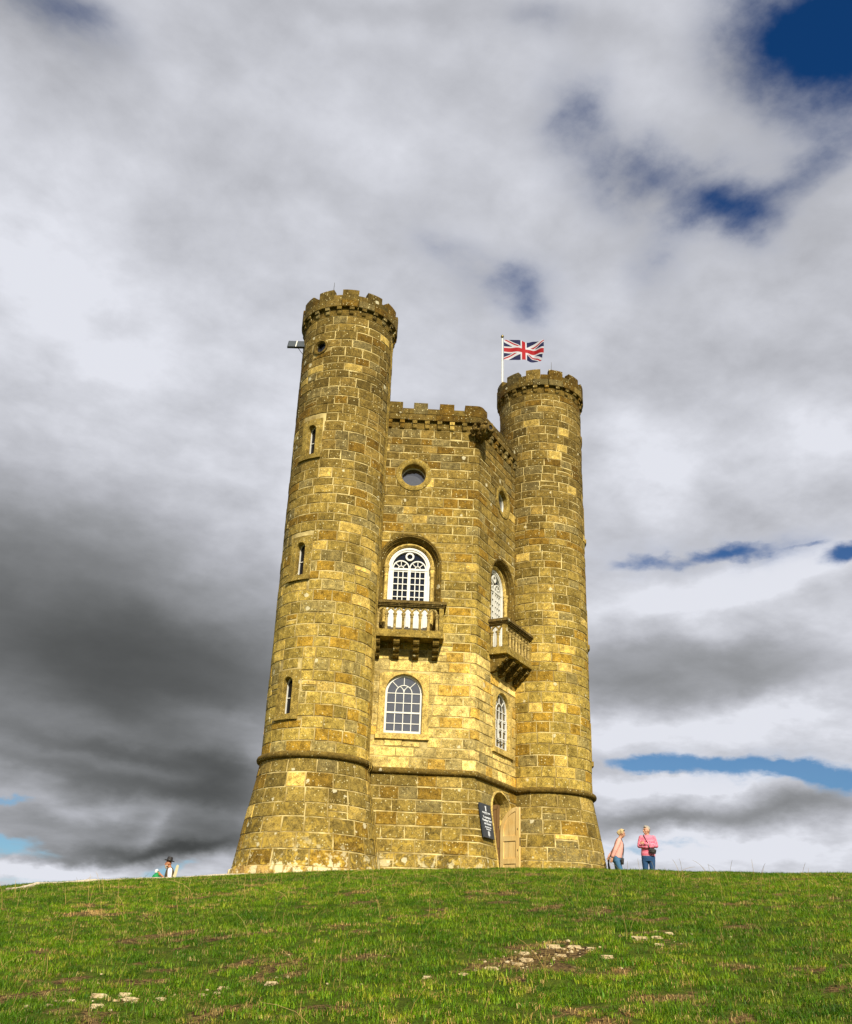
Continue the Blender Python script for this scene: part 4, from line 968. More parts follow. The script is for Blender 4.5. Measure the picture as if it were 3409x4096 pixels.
def loft(mb, secs, n=20):
    vs = [(cx+rx*math.cos(2*PI*k/n), cy+ry*math.sin(2*PI*k/n), z) for cx, cy, z, rx, ry in secs for k in range(n)]
    fs = [(i*n+k, i*n+(k+1) % n, (i+1)*n+(k+1) % n, (i+1)*n+k) for i in range(len(secs)-1) for k in range(n)]
    mb.add(vs, fs+[tuple(range(n))[::-1], tuple((len(secs)-1)*n+k for k in range(n))])
def head(mb, c, f, s=1.0):
    """c centre, f unit facing direction (horizontal-ish)"""
    c = Vector(c); f = Vector(f).normalized(); r = f.cross(Vector((0, 0, 1))).normalized(); u = r.cross(f)
    def at(a, b, z): return tuple(c+s*(f*a+r*b+u*z))
    lump(mb, at(-.01, 0, .02), (.088*s, .088*s, .098*s), 3, 0); lump(mb, at(.025, 0, -.04), (.062*s, .062*s, .070*s), 2, 0); lump(mb, at(.05, 0, -.088), (.028*s, .03*s, .022*s), 2, 0)
    mb.tube([at(.075, 0, .03), at(.112, 0, -.018)], [.009*s, .017*s], 8); lump(mb, at(.106, 0, -.02), (.017*s, .017*s, .013*s), 2, 0)
    for q in (-1, 1):
        lump(mb, at(-.005, q*.082, -.005), (.020*s, .014*s, .032*s), 2, 0); lump(mb, at(.055, q*.045, -.02), (.026*s, .026*s, .026*s), 2, 0); lump(mb, at(.078, q*.032, .038), (.02*s, .02*s, .008*s), 2, 0)
    lump(mb, at(.086, 0, -.052), (.012*s, .026*s, .008*s), 2, 0); lump(mb, at(.084, 0, -.066), (.012*s, .022*s, .008*s), 2, 0)
    return at
def eyes(at, parent, s=1.0):
    mb = MB()
    for q in (-1, 1): lump(mb, at(.084, q*.031, .018), (.009, .009, .007), 1, 0)
    mb.build('eyes', mat('eye', (.03, .02, .015), .3), parent, smooth=True)
    mb = MB(); lump(mb, at(.094, 0, -.059), (.006, .020, .005), 1, 0); mb.build('mouth', mat('lip', (.32, .08, .07), .5), parent, smooth=True)
def hand(mb, wrist, d, side, palm=(0, 0, -1), curl=.5, s=1.0):
    """palm with four unequal curled fingers and a thumb; d = direction from wrist"""
    w = Vector(wrist); d = Vector(d).normalized(); sd_ = Vector(side).normalized(); pn = d.cross(sd_)
    if pn.dot(Vector(palm)) < 0: pn = -pn
    for t in (.02, .045, .07): 
        for q in (-.022, 0, .022): lump(mb, tuple(w+s*(d*t+sd_*q)), (.018*s,)*3, 1, 0)
    for q, l in ((-.030, .060), (-.010, .074), (.010, .078), (.030, .070)):
        b0 = w+s*(d*.085+sd_*q); b1 = b0+s*l*.45*(d*math.cos(curl*.5)+pn*math.sin(curl*.5)); b2 = b1+s*l*.32*(d*math.cos(curl)+pn*math.sin(curl)); b3 = b2+s*l*.26*(d*math.cos(curl*1.5)+pn*math.sin(curl*1.5))
        mb.tube([b0-d*.02, b0, b1, b2, b3], [.010*s, .0095*s, .009*s, .008*s, .006*s], 8)
    t0 = w+s*(d*.03+sd_*.03); t1 = t0+s*(sd_*.025+d*.022+pn*.01); t2 = t1+s*(sd_*.008+d*.028+pn*.01); mb.tube([t0, t1, t2], [.012*s, .011*s, .008*s], 8)
def hair(parent, at, blobs, m, seed=1):
    mb = MB()
    for (a, b, z, r) in blobs: lump(mb, at(a, b, z), (r, r, r), 2, .25, seed+a*30)
    o = remesh(mb, 'hair', m, parent, .012, 1); return o
ANG = -rad(43)
# --- woman in striped sweater, arms folded
def fold_noise(m, sc, amt=.5):
    n = NB(m); n.bump(n.noise(n.objpos(), sc, 3, .5, .8), amt, .03); return n
w2 = empty('person', (5.32, -4.94, gz(5.32, -4.94)+.02), None, ANG); tag(w2, 'woman with short silver hair in a striped pink sweater, standing with folded arms', 'person', 'women talking beside the tower')
f2 = Vector((-.80, -.58, -.02))
mb = MB(); at = head(mb, (-.015, -.005, 1.525), f2, 1.0)
limb(mb, [(0, .015, 1.34), (-.005, .005, 1.46)], [.060, .054])
loft(mb, [(0, 0, .85, .15, .10), (0, 0, 1.05, .14, .095), (0, 0, 1.25, .155, .09), (0, 0, 1.36, .12, .07), (0, .01, 1.40, .06, .05)])
for s in (-1, 1):
    limb(mb, [(s*.085, 0, .84), (s*.09, -.01, .47), (s*.095, .01, .09)], [.075, .052, .038]); limb(mb, [(s*.095, .02, .05), (s*.11, -.14, .03)], [.04, .033])
    limb(mb, [(s*.18, 0, 1.33), (s*.225, -.04, 1.11)], [.045, .038])
limb(mb, [(.215, -.05, 1.115), (-.05, -.19, 1.15), (-.10, -.195, 1.17)], [.038, .030, .024]); limb(mb, [(-.225, -.05, 1.10), (.05, -.16, 1.09)], [.038, .030])
hand(mb, (-.08, -.20, 1.165), (-1, .10, .12), (0, .1, 1), palm=(0, 1, 0), curl=.45, s=.9); hand(mb, (.05, -.15, 1.09), (1, .2, .05), (0, 0, 1), palm=(0, 1, 0), s=.9)
remesh(mb, 'body', MSK, w2, .007, 2); eyes(at, w2)
MSW2 = mat('striped_knit', rough=.85); n = NB(MSW2); sv = n.new('ShaderNodeAttribute', attribute_name='band').outputs['Fac']
wv = n.math('FRACT', n.math('MULTIPLY', sv, 1/.036)); n.color(n.mix(n.ramp(wv, [(.66, 0.0), (.74, 1.0)]), (.60, .022, .10), (.70, .50, .54))); n.bump(n.noise(n.objpos(), 11, 3, .5, .8), .35, .02)
mb = MB(); loft(mb, [(0, 0, .84, .192, .125), (0, 0, .90, .196, .132), (0, 0, 1.02, .182, .128), (0, -.01, 1.16, .182, .135), (0, -.012, 1.24, .188, .135), (0, 0, 1.33, .185, .105), (0, .01, 1.385, .13, .085), (0, .015, 1.41, .085, .07)])
for s in (-1, 1): limb(mb, [(s*.165, .005, 1.335), (s*.205, -.01, 1.22), (s*.235, -.05, 1.11)], [.072, .066, .056])
limb(mb, [(.235, -.05, 1.11), (.08, -.15, 1.13), (-.075, -.195, 1.158)], [.056, .053, .042]); limb(mb, [(-.235, -.05, 1.105), (-.05, -.15, 1.075), (.12, -.16, 1.085)], [.056, .052, .042])
sw = remesh(mb, 'sweater', MSW2, w2, .010, 2); me = sw.data; bd = me.attributes.new('band', 'FLOAT', 'POINT')
bd.data.foreach_set('value', [(v.co.x if (v.co.y < -.135 and 1.02 < v.co.z < 1.215) else v.co.z+.25*abs(v.co.x)*(abs(v.co.x) > .2)) for v in me.vertices])
MJ1 = mat('dark_denim', (.012, .055, .14), .85); fold_noise(MJ1, 9, .5)
mb = MB(); loft(mb, [(0, .0, .70, .175, .115), (0, 0, .80, .192, .128), (0, 0, .90, .178, .115)])
for s in (-1, 1): limb(mb, [(s*.092, .0, .74), (s*.096, -.005, .48), (s*.10, .01, .12)], [.098, .072, .052])
remesh(mb, 'jeans', MJ1, w2, .011, 2)
mb = MB()
for s in (-1, 1): limb(mb, [(s*.10, .03, .045), (s*.115, -.13, .035)], [.047, .042])
mb.build('shoes', mat('shoe', (.05, .04, .035), .7), w2, smooth=True)
hair(w2, at, [(-.03, 0, .07, .075), (.02, 0, .10, .05), (-.055, 0, .02, .065), (-.04, .045, .05, .055), (-.04, -.045, .05, .055), (.045, .02, .095, .032), (.04, -.03, .095, .032), (-.065, 0, -.04, .042), (-.02, .06, .03, .035), (-.02, -.06, .03, .035)], mat('silver_hair', (.30, .27, .22), .7), 3)
def bag(name, loc, size, tilt, m, label, cat, straps, parts=True):
    b = empty(name, loc, None, ANG); tag(b, label, cat); mb = MB(); x, y, z = size
    for k in range(1): loft(mb, [(0, 0, -z, x*.80, y*.8), (0, 0, -z*.8, x*.98, y), (0, 0, 0, x, y), (0, 0, z*.8, x*.94, y*.75), (0, 0, z, x*.86, y*.45)], 16)
    o = mb.build('pouch', m, b, smooth=True); o.rotation_euler.y = rad(tilt)
    mb = MB(); mb.box(-x*.95, x*.95, -y*1.08, -y*.7, z*.15, z*.9); o = mb.build('flap', m, b); o.rotation_euler.y = rad(tilt)
    mb = MB(); mb.tube(straps, .011, 6); mb.build('strap', m, b); return b
MLB = mat('black_leather', (.022, .018, .015), .45)
w2l = Vector((5.32, -4.94, gz(5.32, -4.94)+.02)); rr_ = Vector((math.cos(rad(43)), -math.sin(rad(43)), 0)); bb_ = Vector((-rr_.y, rr_.x, 0))
B0 = (.125, -.175, .965)
def loc2(o, a): return tuple(o+rr_*a[0]+bb_*a[1]+Vector((0, 0, a[2])))
st = [(-.09, .06, 1.40), (-.105, -.02, 1.415), (-.085, -.10, 1.36), (-.03, -.155, 1.24), (-.0, -.21, 1.17), (.02, -.215, 1.09), (.05, -.18, 1.02), (.07, -.17, .99)]
bag('shoulder_bag', loc2(w2l, B0), (.095, .045, .062), 14, MLB, 'black leather shoulder bag on a cross strap, worn over the striped sweater', 'bag', [tuple(Vector(q)-Vector(B0)) for q in st])

# --- woman in pale pink, seen from the side, stepping away
w1 = empty('person', (4.78, -4.32, gz(4.78, -4.32)+.01), None, ANG); tag(w1, 'blonde woman in a pale pink top and blue jeans walking by the turret', 'person', 'women talking beside the tower')
f1 = Vector((.86, .30, -.28))
mb = MB(); at = head(mb, (.115, 0, 1.455), f1, .97)
limb(mb, [(.045, 0, 1.29), (.09, 0, 1.39)], [.055, .05]); loft(mb, [(-.04, 0, .82, .11, .14), (0, 0, 1.0, .10, .13), (.03, 0, 1.2, .10, .15), (.04, 0, 1.30, .06, .08)])
for s, fx_ in ((-1, .10), (1, -.10)):
    limb(mb, [(-.04, s*.085, .80), (fx_*.4, s*.09, .46), (fx_*1.6, s*.09, .09)], [.075, .052, .038]); limb(mb, [(fx_*1.6-.02, s*.09, .04), (fx_*1.6+.14, s*.09, .03)], [.038, .032])
limb(mb, [(.045, -.17, 1.24), (-.075, -.21, 1.0), (-.175, -.19, .80)], [.042, .035, .026]); limb(mb, [(.03, .17, 1.24), (-.12, .22, 1.03), (-.275, .20, .84)], [.042, .035, .026])
hand(mb, (-.175, -.19, .80), (-.25, .0, -1), (-.9, .2, .2), palm=(1, 0, 0), curl=.35, s=.95); hand(mb, (-.275, .20, .84), (-.1, .0, -1), (-.9, .2, .1), palm=(1, 0, 0), curl=1.0, s=.95)
remesh(mb, 'body', MSK, w1, .007, 2); eyes(at, w1)
MPK = mat('pale_pink_cloth', (.70, .35, .29), .85); fold_noise(MPK, 7, .35)
mb = MB(); loft(mb, [(-.03, 0, .79, .125, .165), (-.03, 0, .84, .135, .17), (-.005, 0, .94, .138, .165), (.02, 0, 1.08, .138, .160), (.028, 0, 1.20, .125, .165), (.03, 0, 1.29, .085, .12), (.04, 0, 1.34, .06, .065)])
limb(mb, [(.035, -.15, 1.255), (-.02, -.19, 1.12), (-.08, -.215, .99), (-.155, -.20, .835)], [.070, .066, .060, .052]); 
for q in ((-.135, -.20, .87), (-.14, -.19, .845)): lump(mb, q, (.05, .05, .022), 2, .1)
remesh(mb, 'blouse', MPK, w1, .010, 2)
MMV = mat('mauve_cloth', (.30, .10, .10), .85); fold_noise(MMV, 8, .7)
mb = MB(); limb(mb, [(.0, .14, 1.255), (-.06, .20, 1.12), (-.14, .22, 1.0), (-.265, .205, .85)], [.066, .064, .055, .042]); remesh(mb, 'far_sleeve', MPK, w1, .011, 2)
MJ2 = mat('blue_denim', (.045, .13, .24), .85); fold_noise(MJ2, 9, .5)
mb = MB(); loft(mb, [(-.05, 0, .68, .125, .165), (-.055, 0, .78, .14, .175), (-.035, 0, .88, .12, .16)])
for s, fx_ in ((-1, .10), (1, -.10)): limb(mb, [(-.045, s*.085, .72), (fx_*.4, s*.092, .47), (fx_*1.6, s*.092, .12)], [.10, .072, .052])
remesh(mb, 'jeans', MJ2, w1, .011, 2)
mb = MB()
for s, fx_ in ((-1, .10), (1, -.10)): limb(mb, [(fx_*1.6-.03, s*.09, .045), (fx_*1.6+.13, s*.09, .035)], [.045, .04])
mb.build('shoes', mat('pale_shoe', (.4, .38, .35), .7), w1, smooth=True)
hair(w1, at, [(-.03, 0, .07, .07), (.02, 0, .095, .045), (-.055, 0, .03, .065), (-.03, .05, .05, .055), (-.03, -.05, .05, .055), (-.02, -.065, .01, .038), (-.02, .065, .01, .038), (-.10, 0, .03, .042), (-.12, -.01, -.005, .035), (-.07, 0, -.03, .045), (.01, -.075, -.03, .022)], mat('blonde_hair', (.46, .35, .17), .65), 8)
mb = MB(); mb.tube([at(.0, -.085, .075), at(.045, -.04, .118), at(.045, .04, .118), at(.0, .085, .075)], .011, 6); mb.build('sunglasses', MBLK, w1)
w1l = Vector((4.78, -4.32, gz(4.78, -4.32)+.01)); B1 = (.10, -.14, .70)
bag('crossbody_bag', loc2(w1l, B1), (.045, .055, .085), 6, MLB, 'small black bag hanging at the hip of the woman in pale pink', 'bag', [tuple(Vector(q)-Vector(B1)) for q in [(.115, -.14, .78), (.15, -.12, .98), (.155, -.05, 1.15), (.10, -.10, 1.31), (.0, -.11, 1.325), (-.07, -.06, 1.22), (-.10, .05, 1.12)]])
B2 = (-.285, .20, .60)
bb = empty('folded_jacket', loc2(w1l, B2), None, ANG); tag(bb, 'dark folded jacket dangling from the far hand of the woman in pale pink', 'jacket')
mb = MB(); loft(mb, [(.03, 0, -.15, .018, .03), (.015, 0, -.08, .030, .05), (0, 0, .02, .028, .045), (-.002, 0, .12, .018, .03), (0, 0, .15, .02, .02)], 12); mb.build('cloth', MBLK, bb, smooth=True)

# --- man in a hat on the bench, seen from the side, facing left
mx_, my_ = -4.34, 6.75; ANG = -rad(18.7); rr_ = Vector((math.cos(rad(18.7)), -math.sin(rad(18.7)), 0)); bb_ = Vector((-rr_.y, rr_.x, 0)); mz_ = gz(mx_, my_)+.03; print('man ground', mz_, 'w', gz(5.32, -4.94), gz(4.78, -4.32))
mo = Vector((mx_, my_, mz_)); m3 = empty('person', tuple(mo), None, ANG); tag(m3, 'bearded man in a black hat, white shirt and brown waistcoat sitting on the bench', 'person')
f3 = Vector((-1, -.05, -.12)); mb = MB(); at = head(mb, (-.075, 0, 1.19), f3, 1.03)
limb(mb, [(.0, 0, 1.03), (-.04, 0, 1.12)], [.062, .058]); loft(mb, [(.07, 0, .47, .13, .16), (.06, 0, .65, .12, .15), (.02, 0, .9, .11, .16), (.0, 0, 1.02, .08, .12)])
for s in (-1, 1):
    limb(mb, [(.05, s*.10, .53), (-.38, s*.13, .52), (-.40, s*.12, .10)], [.085, .062, .045]); limb(mb, [(-.38, s*.12, .05), (-.54, s*.12, .035)], [.042, .036])
    limb(mb, [(.0, s*.19, .98), (.01, s*.23, .72), (-.12, s*.20, .70), (-.27, s*.09, .84)], [.05, .042, .038, .028]); hand(mb, (-.27, s*.09, .84), (-1, -s*.3, .35), (0, s*.2, 1), palm=(0, -s, 0), curl=.8, s=1.05)
remesh(mb, 'body', mat('tanned_skin', (.42, .17, .075), .55), m3, .008, 2); eyes(at, m3)
mb = MB(); 
for q in [(.065, 0, -.07, .042), (.07, 0, -.10, .036), (.045, .04, -.055, .032), (.045, -.04, -.055, .032), (.065, 0, -.135, .022)]: lump(mb, at(*q[:3]), (q[3],)*3, 2, .2)
remesh(mb, 'beard', mat('grey_beard', (.45, .36, .26), .8), m3, .01, 1)
mb = MB()
for s in (-1, 1): limb(mb, [(.0, s*.17, .985), (.005, s*.22, .86), (.012, s*.235, .76)], [.074, .072, .066])
loft(mb, [(.05, 0, .52, .14, .17), (.02, 0, .9, .125, .17), (.0, 0, 1.02, .09, .14), (-.01, 0, 1.06, .06, .07)]); remesh(mb, 'shirt', mat('white_cotton', (.80, .80, .82), .8), m3, .011, 2)
mb = MB(); loft(mb, [(.06, 0, .50, .165, .19), (.04, 0, .65, .170, .19), (.01, 0, .85, .158, .19), (.0, 0, .98, .128, .175), (-.005, 0, 1.07, .088, .12)]); remesh(mb, 'waistcoat', mat('brown_waistcoat', (.085, .062, .03), .85), m3, .011, 2)
mb = MB(); 
for s in (-1, 1): limb(mb, [(.06, s*.10, .54), (-.38, s*.13, .53), (-.40, s*.12, .16)], [.10, .078, .06])
remesh(mb, 'trousers', mat('dark_trousers', (.03, .028, .025), .9), m3, .012, 2)
mb = MB()
for s in (-1, 1): limb(mb, [(-.37, s*.12, .05), (-.54, s*.12, .04)], [.048, .042])
mb.build('shoes', MBLK, m3, smooth=True)
ht = empty('hat', (-.055, 0, 1.275), m3); ht.rotation_euler = (0, rad(9), 0); MHT = mat('black_felt', (.016, .013, .013), .7)
mb = MB(); mb.lathe([(.0, .125), (.05, .13), (.078, .118), (.088, .085), (.098, .01), (.098, .0), (.15, .004), (.165, .012), (.163, -.002), (.0, -.006)], 24); mb.build('crown', MHT, ht, smooth=True)
mb = MB(); mb.lathe([(.099, .008), (.101, .010), (.098, .034), (.096, .034)], 24); mb.build('hat_band', MLB, ht)
MGN = mat('green_plastic', (.01, .26, .07), .35); gb = empty('carrier_bag', loc2(mo, (-.40, 0, .735)), None, ANG); tag(gb, 'bright green carrier bag on the lap of the seated man', 'bag')
mb = MB(); lump(mb, (0, 0, .0), (.13, .16, .135), 3, .35, 5); lump(mb, (.02, 0, .11), (.07, .10, .07), 3, .5, 8); mb.build('bag_body', MGN, gb, smooth=True); mb = MB(); lump(mb, (.05, .02, .17), (.02, .05, .04), 2, .4, 3); mb.build('bag_handle', MGN, gb, smooth=True)
pk = MB(); lump(pk, (0, 0, 0), (.055, .06, .045), 3, .35, 2); pk.box(-.06, .01, -.04, .04, -.055, -.03); po = pk.build('paper_wrapper', mat('white_paper', (.8, .74, .74), .6), None, smooth=True); po.location = loc2(mo, (-.41, -.02, .955)); tag(po, 'crumpled white paper wrapper held above the green bag', 'wrapper')
MBN = mat('bleached_bench_wood', (.52, .46, .27), .75)
bn = empty('bench', loc2(mo, (-.12, 0, 0)), None, ANG); tag(bn, 'pale wooden bench standing just beyond the brow of the hill', 'bench')
for k in range(4): mb = MB(); mb.box(-.32+.115*k, -.32+.115*k+.10, -.75, .75, .415, .44); mb.build('seat_slat', MBN, bn)
for k in range(4):
    mb = MB(); z = .56+.14*k; x = .175+.035*k+.02; mb.box(x, x+.025, -.75, .75, z, z+.11); mb.build('back_slat', MBN, bn)
for y in (-.72, .72):
    mb = MB(); mb.prism([(-.36, 0), (-.30, 0), (-.28, .41), (.16, .41), (.22, 0), (.29, 0), (.27, .45), (.375, 1.06), (.365, 1.10), (.335, 1.115), (.305, 1.10), (.29, 1.07), (.18, .45), (-.36, .45)], y-.035, y+.035, lambda a, b, c: (a, c, b)); mb.build('end_frame', MBN, bn)
    mb = MB(); mb.box(-.36, .24, y-.03, y+.03, .62, .65); mb.box(-.34, -.29, y-.03, y+.03, .45, .62); mb.build('armrest', MBN, bn)

# ------------------------------------------------------------ loose limestone in the worn strips
MRK = mat('pale_limestone', (.6, .5, .34), .9); n = NB(MRK); P = n.pos(); n.color(n.ramp(n.noise(P, 18, 5, .7), [(.3, (.24, .16, .07)), (.48, (.46, .35, .18)), (.68, (.60, .50, .30))])); n.bump(n.noise(P, 30, 5, .7), .8, .02)
def rock(x, y, w, h_, seed, name='rock'):
    mb = MB(); random.seed(seed); lump(mb, (0, 0, 0), (w/2, w/2*random.uniform(.55, .9), h_), 3, .55, seed*.37)
    me = mb.mesh(name); 
    for v in me.vertices: v.co += .10*w*Vector(noise.cell_vector(v.co*9/w+Vector((seed, 0, 0))))*.35; v.co.z = min(v.co.z, h_*.8)
    o = link(name, me, None, [MRK]); o.location = (x, y, gz(x, y)+h_*.1); o.rotation_euler.z = random.uniform(-.5, .5)-YAW; return o
RK = [(-10.66, -19.86, .10, 'angular pale rock, one of two touching in the middle of the right-hand stony strip'), (-10.52, -19.79, .12, 'pale flat-topped rock beside a smaller one in the right-hand stony strip'),
 (-10.38, -19.58, .10, 'rounded cream rock lying apart between two groups of stones'), (-10.2, -19.81, .09, 'cream rock with a straw stalk leaning across it'), (-10.02, -19.50, .13, 'wide low pale slab in the stony strip below the turret door'),
 (-9.97, -20.08, .12, 'square pale stone lying lowest, separate, in the grass right of the strip'), (-9.91, -19.63, .13, 'broad buff rock half sunk in bare earth, right end of the long cluster'), (-9.84, -19.74, .08, 'small round stone tucked under the broad buff rock'),
 (-9.2, -19.63, .16, 'largest pale flat rock of the right-hand group in the turf'), (-9.24, -19.90, .10, 'pale stone just below the largest flat rock on the right'), (-8.97, -19.6, .10, 'buff stone right of the largest flat rock'), (-8.68, -19.45, .10, 'lone rectangular pale stone farthest to the right of the strip'),
 (-13.39, -18.7, .13, 'pale wide slab leading the left-hand group of stones'), (-13.22, -18.74, .11, 'pale slab next to the wide slab on the left'), (-13.59, -18.78, .07, 'thin pale stone left of the wide slab'), (-13.75, -18.86, .06, 'small cream stone at the left edge of the worn patch'),
 (-13.25, -18.97, .14, 'rough buff stone half buried below the two pale slabs'), (-13.06, -19.04, .09, 'yellowish stone right of the half-buried buff one'), (-12.82, -19.18, .07, 'pale wedge of stone in bare brown soil'), (-12.75, -19.26, .06, 'little white stone beside the pale wedge'),
 (-12.66, -19.14, .10, 'pointed cream stone at the top of the left strip'), (-12.40, -19.36, .12, 'bright pale double-humped rock between the two worn strips'), (-13.50, -19.11, .11, 'flat pale stone low on the left, edged with grass'), (-11.46, -19.88, .08, 'small pale stone in the dark soil below the door line'),
 (-11.23, -19.99, .08, 'low pale stone left of the long stone cluster'), (-10.95, -19.93, .12, 'long thin pale stone at the left end of the cluster')]
for i, (x, y, w, lb) in enumerate(RK):
    o = rock(x, y, w*.82, w*.22, 31+i); tag(o, lb, 'rock', 'loose limestone in the worn turf')
random.seed(77); mb = MB(); cnt = 0
while cnt < 150:
    i = random.randrange(len(STRIP)-1); t = random.random(); (x0, y0), (x1, y1) = STRIP[i], STRIP[i+1]
    x = x0+t*(x1-x0)+random.gauss(0, .30); y = y0+t*(y1-y0)+random.gauss(0, .24)
    if random.random() < .25: x, y = CX+random.uniform(5.5, 16)*math.sin(rad(random.uniform(8, 58))), 0; hh = random.uniform(5.5, 16); a = rad(random.uniform(8, 58)); x, y = CX+hh*math.sin(a), CY+hh*math.cos(a)
    if bare(x, y) < .15: cnt += .1; continue
    s = random.uniform(.005, .016)*(1.7 if random.random() < .12 else 1); lump(mb, (x, y, gz(x, y)+s*.2), (s, s*.8, s*.55), 1, .5, cnt); cnt += 1
random.seed(1)
tag(mb.build('gravel', MRK), kind='stuff', label='small pale stones scattered over bare soil')

# ------------------------------------------------------------ grass
def blade_mat(name, ramp, tr_=.35):
    m = mat(name, rough=.55, **{'Specular IOR Level': .25}); n = NB(m)
    oi = n.new('ShaderNodeObjectInfo').outputs['Random']; c = n.mix(1.0, n.ramp(oi, ramp), n.attr('tint'), 'MULTIPLY')
    big = n.noise(n.pos(), .55, 3, .5); c = n.mix(1.0, c, n.ramp(big, [(.35, (.70, .78, .7)), (.65, (1.3, 1.2, 1.1))]), 'MULTIPLY'); n.color(c)
    t = n.new('ShaderNodeBsdfTranslucent'); n.l.new(c, t.inputs[0]); mm = n.new('ShaderNodeMixShader'); mm.inputs[0].default_value = tr_
    n.l.new(n.b.outputs[0], mm.inputs[1]); n.l.new(t.outputs[0], mm.inputs[2]); n.l.new(mm.outputs[0], n.n['Material Output'].inputs[0]); return m
MGB = blade_mat('grass_blade', [(0, (.042, .120, .003)), (.45, (.098, .220, .004)), (.85, (.20, .33, .008)), (1, (.34, .39, .04))])
MST = blade_mat('straw_blade', [(0, (.34, .24, .08)), (.6, (.50, .39, .16)), (1, (.24, .15, .05))], .2)
tufts = bpy.data.collections.new('tuft_sources'); straws = bpy.data.collections.new('straw_sources')
def tuft(colx, seed, nb, lmin, lmax, spread, w, lean, m, name):
    random.seed(seed); mb = MB()
    for _ in range(nb):
        a = random.uniform(0, 2*PI); r = spread*math.sqrt(random.random()); x, y = r*math.cos(a), r*math.sin(a); l = random.uniform(lmin, lmax); b = random.uniform(0, 2*PI); k = random.uniform(*lean); ww = w*random.uniform(.7, 1.3)
        dx, dy = math.cos(b), math.sin(b); px_, py_ = -dy*ww, dx*ww; g_ = random.uniform(.65, 1.3); col = (g_*random.uniform(.9, 1.2), g_, g_*.9); pts = []
        for t, wk in ((0, 1), (.45, .85), (1, .08)):
            ho = l*k*t*t; z = l*t*math.sqrt(max(.05, 1-(k*t)**2*.9)); pts += [(x+dx*ho+px_*wk, y+dy*ho+py_*wk, z-.01), (x+dx*ho-px_*wk, y+dy*ho-py_*wk, z-.01)]
        mb.add(pts, [(0, 1, 3, 2), (2, 3, 5, 4)], col=col)
    me = mb.mesh(name, fix=False); me.materials.append(m); o = bpy.data.objects.new(name, me); colx.objects.link(o)
for k in range(6): tuft(tufts, 100+k, 36, .020, .066, .068, .0023, (.35, 1.0), MGB, 'tuft')
for k in range(4): tuft(straws, 200+k, 26, .02, .075, .075, .0014, (.9, 1.05), MST, 'straw')
def scatter(name, pts, colx, label):
    me = bpy.data.meshes.new(name); me.from_pydata([p_[:3] for p_ in pts], [], [])
    a = me.attributes.new('scl', 'FLOAT', 'POINT'); a.data.foreach_set('value', [p_[3] for p_ in pts]); a = me.attributes.new('rot', 'FLOAT', 'POINT'); a.data.foreach_set('value', [random.uniform(0, 6.28) for _ in pts])
    o = bpy.data.objects.new(name, me); COL.objects.link(o); tag(o, label, kind='stuff')
    g_ = bpy.data.node_groups.new(name, 'GeometryNodeTree'); g_.interface.new_socket('Geometry', in_out='INPUT', socket_type='NodeSocketGeometry'); g_.interface.new_socket('Geometry', in_out='OUTPUT', socket_type='NodeSocketGeometry')
    gi, go = g_.nodes.new('NodeGroupInput'), g_.nodes.new('NodeGroupOutput'); ip = g_.nodes.new('GeometryNodeInstanceOnPoints'); ci = g_.nodes.new('GeometryNodeCollectionInfo'); ci.inputs['Collection'].default_value = colx; ci.inputs['Separate Children'].default_value = True; ci.inputs['Reset Children'].default_value = True
    m2p = g_.nodes.new('GeometryNodeMeshToPoints'); g_.links.new(gi.outputs[0], m2p.inputs[0])
    ip.inputs['Pick Instance'].default_value = True; at1 = g_.nodes.new('GeometryNodeInputNamedAttribute'); at1.data_type = 'FLOAT'; at1.inputs[0].default_value = 'scl'; at2 = g_.nodes.new('GeometryNodeInputNamedAttribute'); at2.data_type = 'FLOAT'; at2.inputs[0].default_value = 'rot'
    cx_ = g_.nodes.new('ShaderNodeCombineXYZ'); g_.links.new(at2.outputs[0], cx_.inputs[2]); ri = g_.nodes.new('FunctionNodeRandomValue'); ri.data_type = 'INT'; ri.inputs[4].default_value = 0; ri.inputs[5].default_value = len(colx.objects)-1
    g_.links.new(m2p.outputs[0], ip.inputs['Points']); g_.links.new(ci.outputs[0], ip.inputs['Instance']); g_.links.new(ri.outputs[2], ip.inputs['Instance Index']); g_.links.new(cx_.outputs[0], ip.inputs['Rotation']); g_.links.new(at1.outputs[0], ip.inputs['Scale']); g_.links.new(ip.outputs[0], go.inputs[0])
    o.modifiers.new('scatter', 'NODES').node_group = g_; return o
random.seed(5); gp, sp_ = [], []
def hmax(az): return crest(az)+1.6
tw = [(TC['A'].x, TC['A'].y, RB+.05), (TC['C'].x, TC['C'].y, RB+.03), (0, 0, R_+.1)]
def blocked(x, y):
    return any(math.hypot(x-a, y-b) < r for a, b, r in tw)
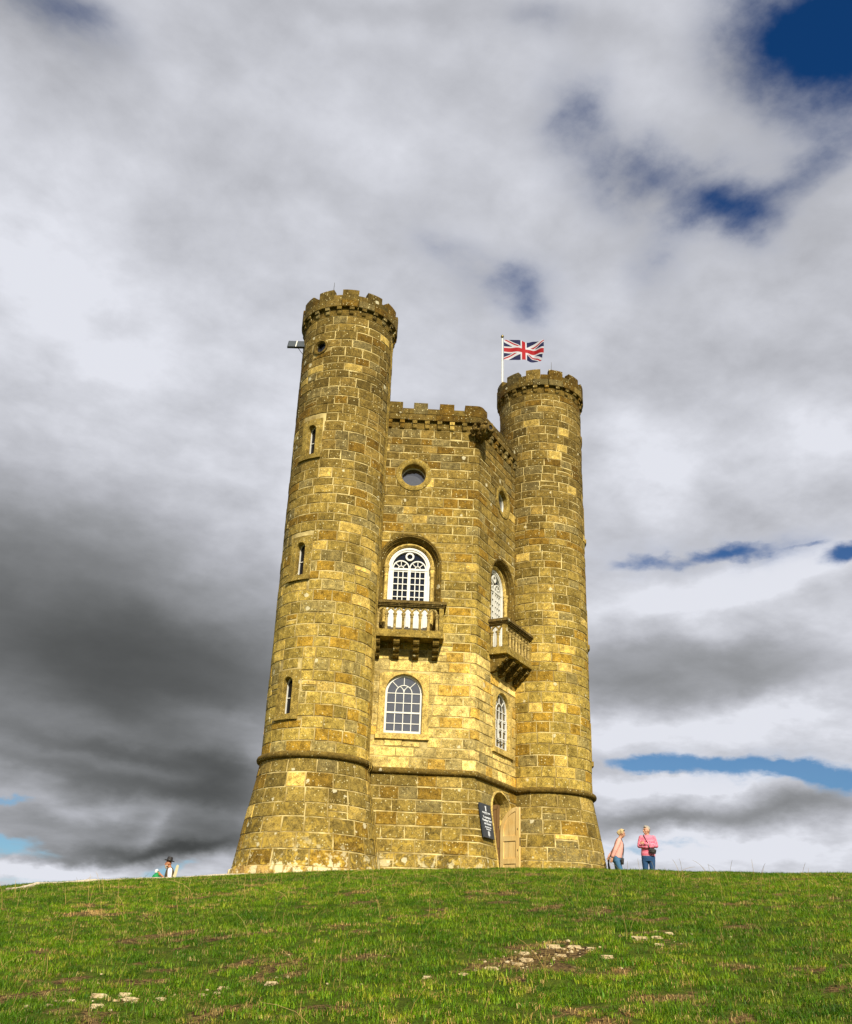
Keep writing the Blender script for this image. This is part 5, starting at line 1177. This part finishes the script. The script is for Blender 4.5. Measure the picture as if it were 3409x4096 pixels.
def pathmask(h, az):
    if not 10.9 < az < 24.6: return False
    hc = float(np.interp(az, [10.9, 11.8, 13, 15.5, 20, 24.6], [21.3, 22.2, 23.6, 25.2, 25.9, 25.7])); return abs(h-hc) < float(np.interp(az, [10.9, 12, 15, 24.6], [.06, .25, .42, .50]))
for h0_, h1_, dens in ((3.6, 8, 160), (8, 12, 140), (12, 17, 110), (17, 28.5, 85)):
    A0_, A1_ = rad(-8), rad(78 if h1_ < 13 else 70); nn_ = int((h1_**2-h0_**2)/2*(A1_-A0_)*dens)
    for _ in range(nn_):
        h = math.sqrt(random.uniform(h0_**2, h1_**2)); az = math.degrees(random.uniform(A0_, A1_)); x, y = CX+h*math.sin(rad(az)), CY+h*math.cos(rad(az))
        if blocked(x, y) or pathmask(h, az): continue
        b = bare(x, y); fine_ = .5+noise.noise(Vector((x*5, y*5, 4)))
        if random.random() < 1.12-b*1.05-.35*max(0, .45-fine_):
            s = random.uniform(.6, 1.15)*(1.12-.5*b)*(.75+.5*fine_)*(1+max(0, h-10)*.004); gp.append((x, y, gz(x, y), s))
        if random.random() < .17+.5*b*(fine_): sp_.append((x, y, gz(x, y)+.004, random.uniform(.7, 1.3)*(1+max(0, h-10)*.02)))
scatter('grass', gp, tufts, 'short green turf covering the hill'); scatter('dry_grass', sp_, straws, 'flattened straw-coloured dead grass among the turf')
random.seed(9); mb = MB()
for _ in range(300):
    h = math.sqrt(random.uniform(5.0**2, 18.5**2)); az = random.uniform(6, 58); x, y = CX+h*math.sin(rad(az)), CY+h*math.cos(rad(az))
    if blocked(x, y): continue
    l = random.uniform(.12, .36)*(1+h*.012); b = random.uniform(0, 2*PI); k = random.uniform(.1, 1.0); z = gz(x, y); w = .0009+.00011*h; pts = [(x+math.cos(b)*l*k*t**2+.01*math.sin(5*t+b), y+math.sin(b)*l*k*t**2, z+l*t*(1-.45*k*t)) for t in (0, .3, .6, .85, 1)]
    g_ = random.uniform(.7, 1.2); n0 = len(mb.v); mb.tube(pts, [w, w, w*.8, w*.9, w*.4], 3, col=(g_, g_, g_*.9))
tag(mb.build('grass_stalks', MST), kind='stuff', label='tall thin straw stalks standing above the turf')
bpy.context.view_layer.update()
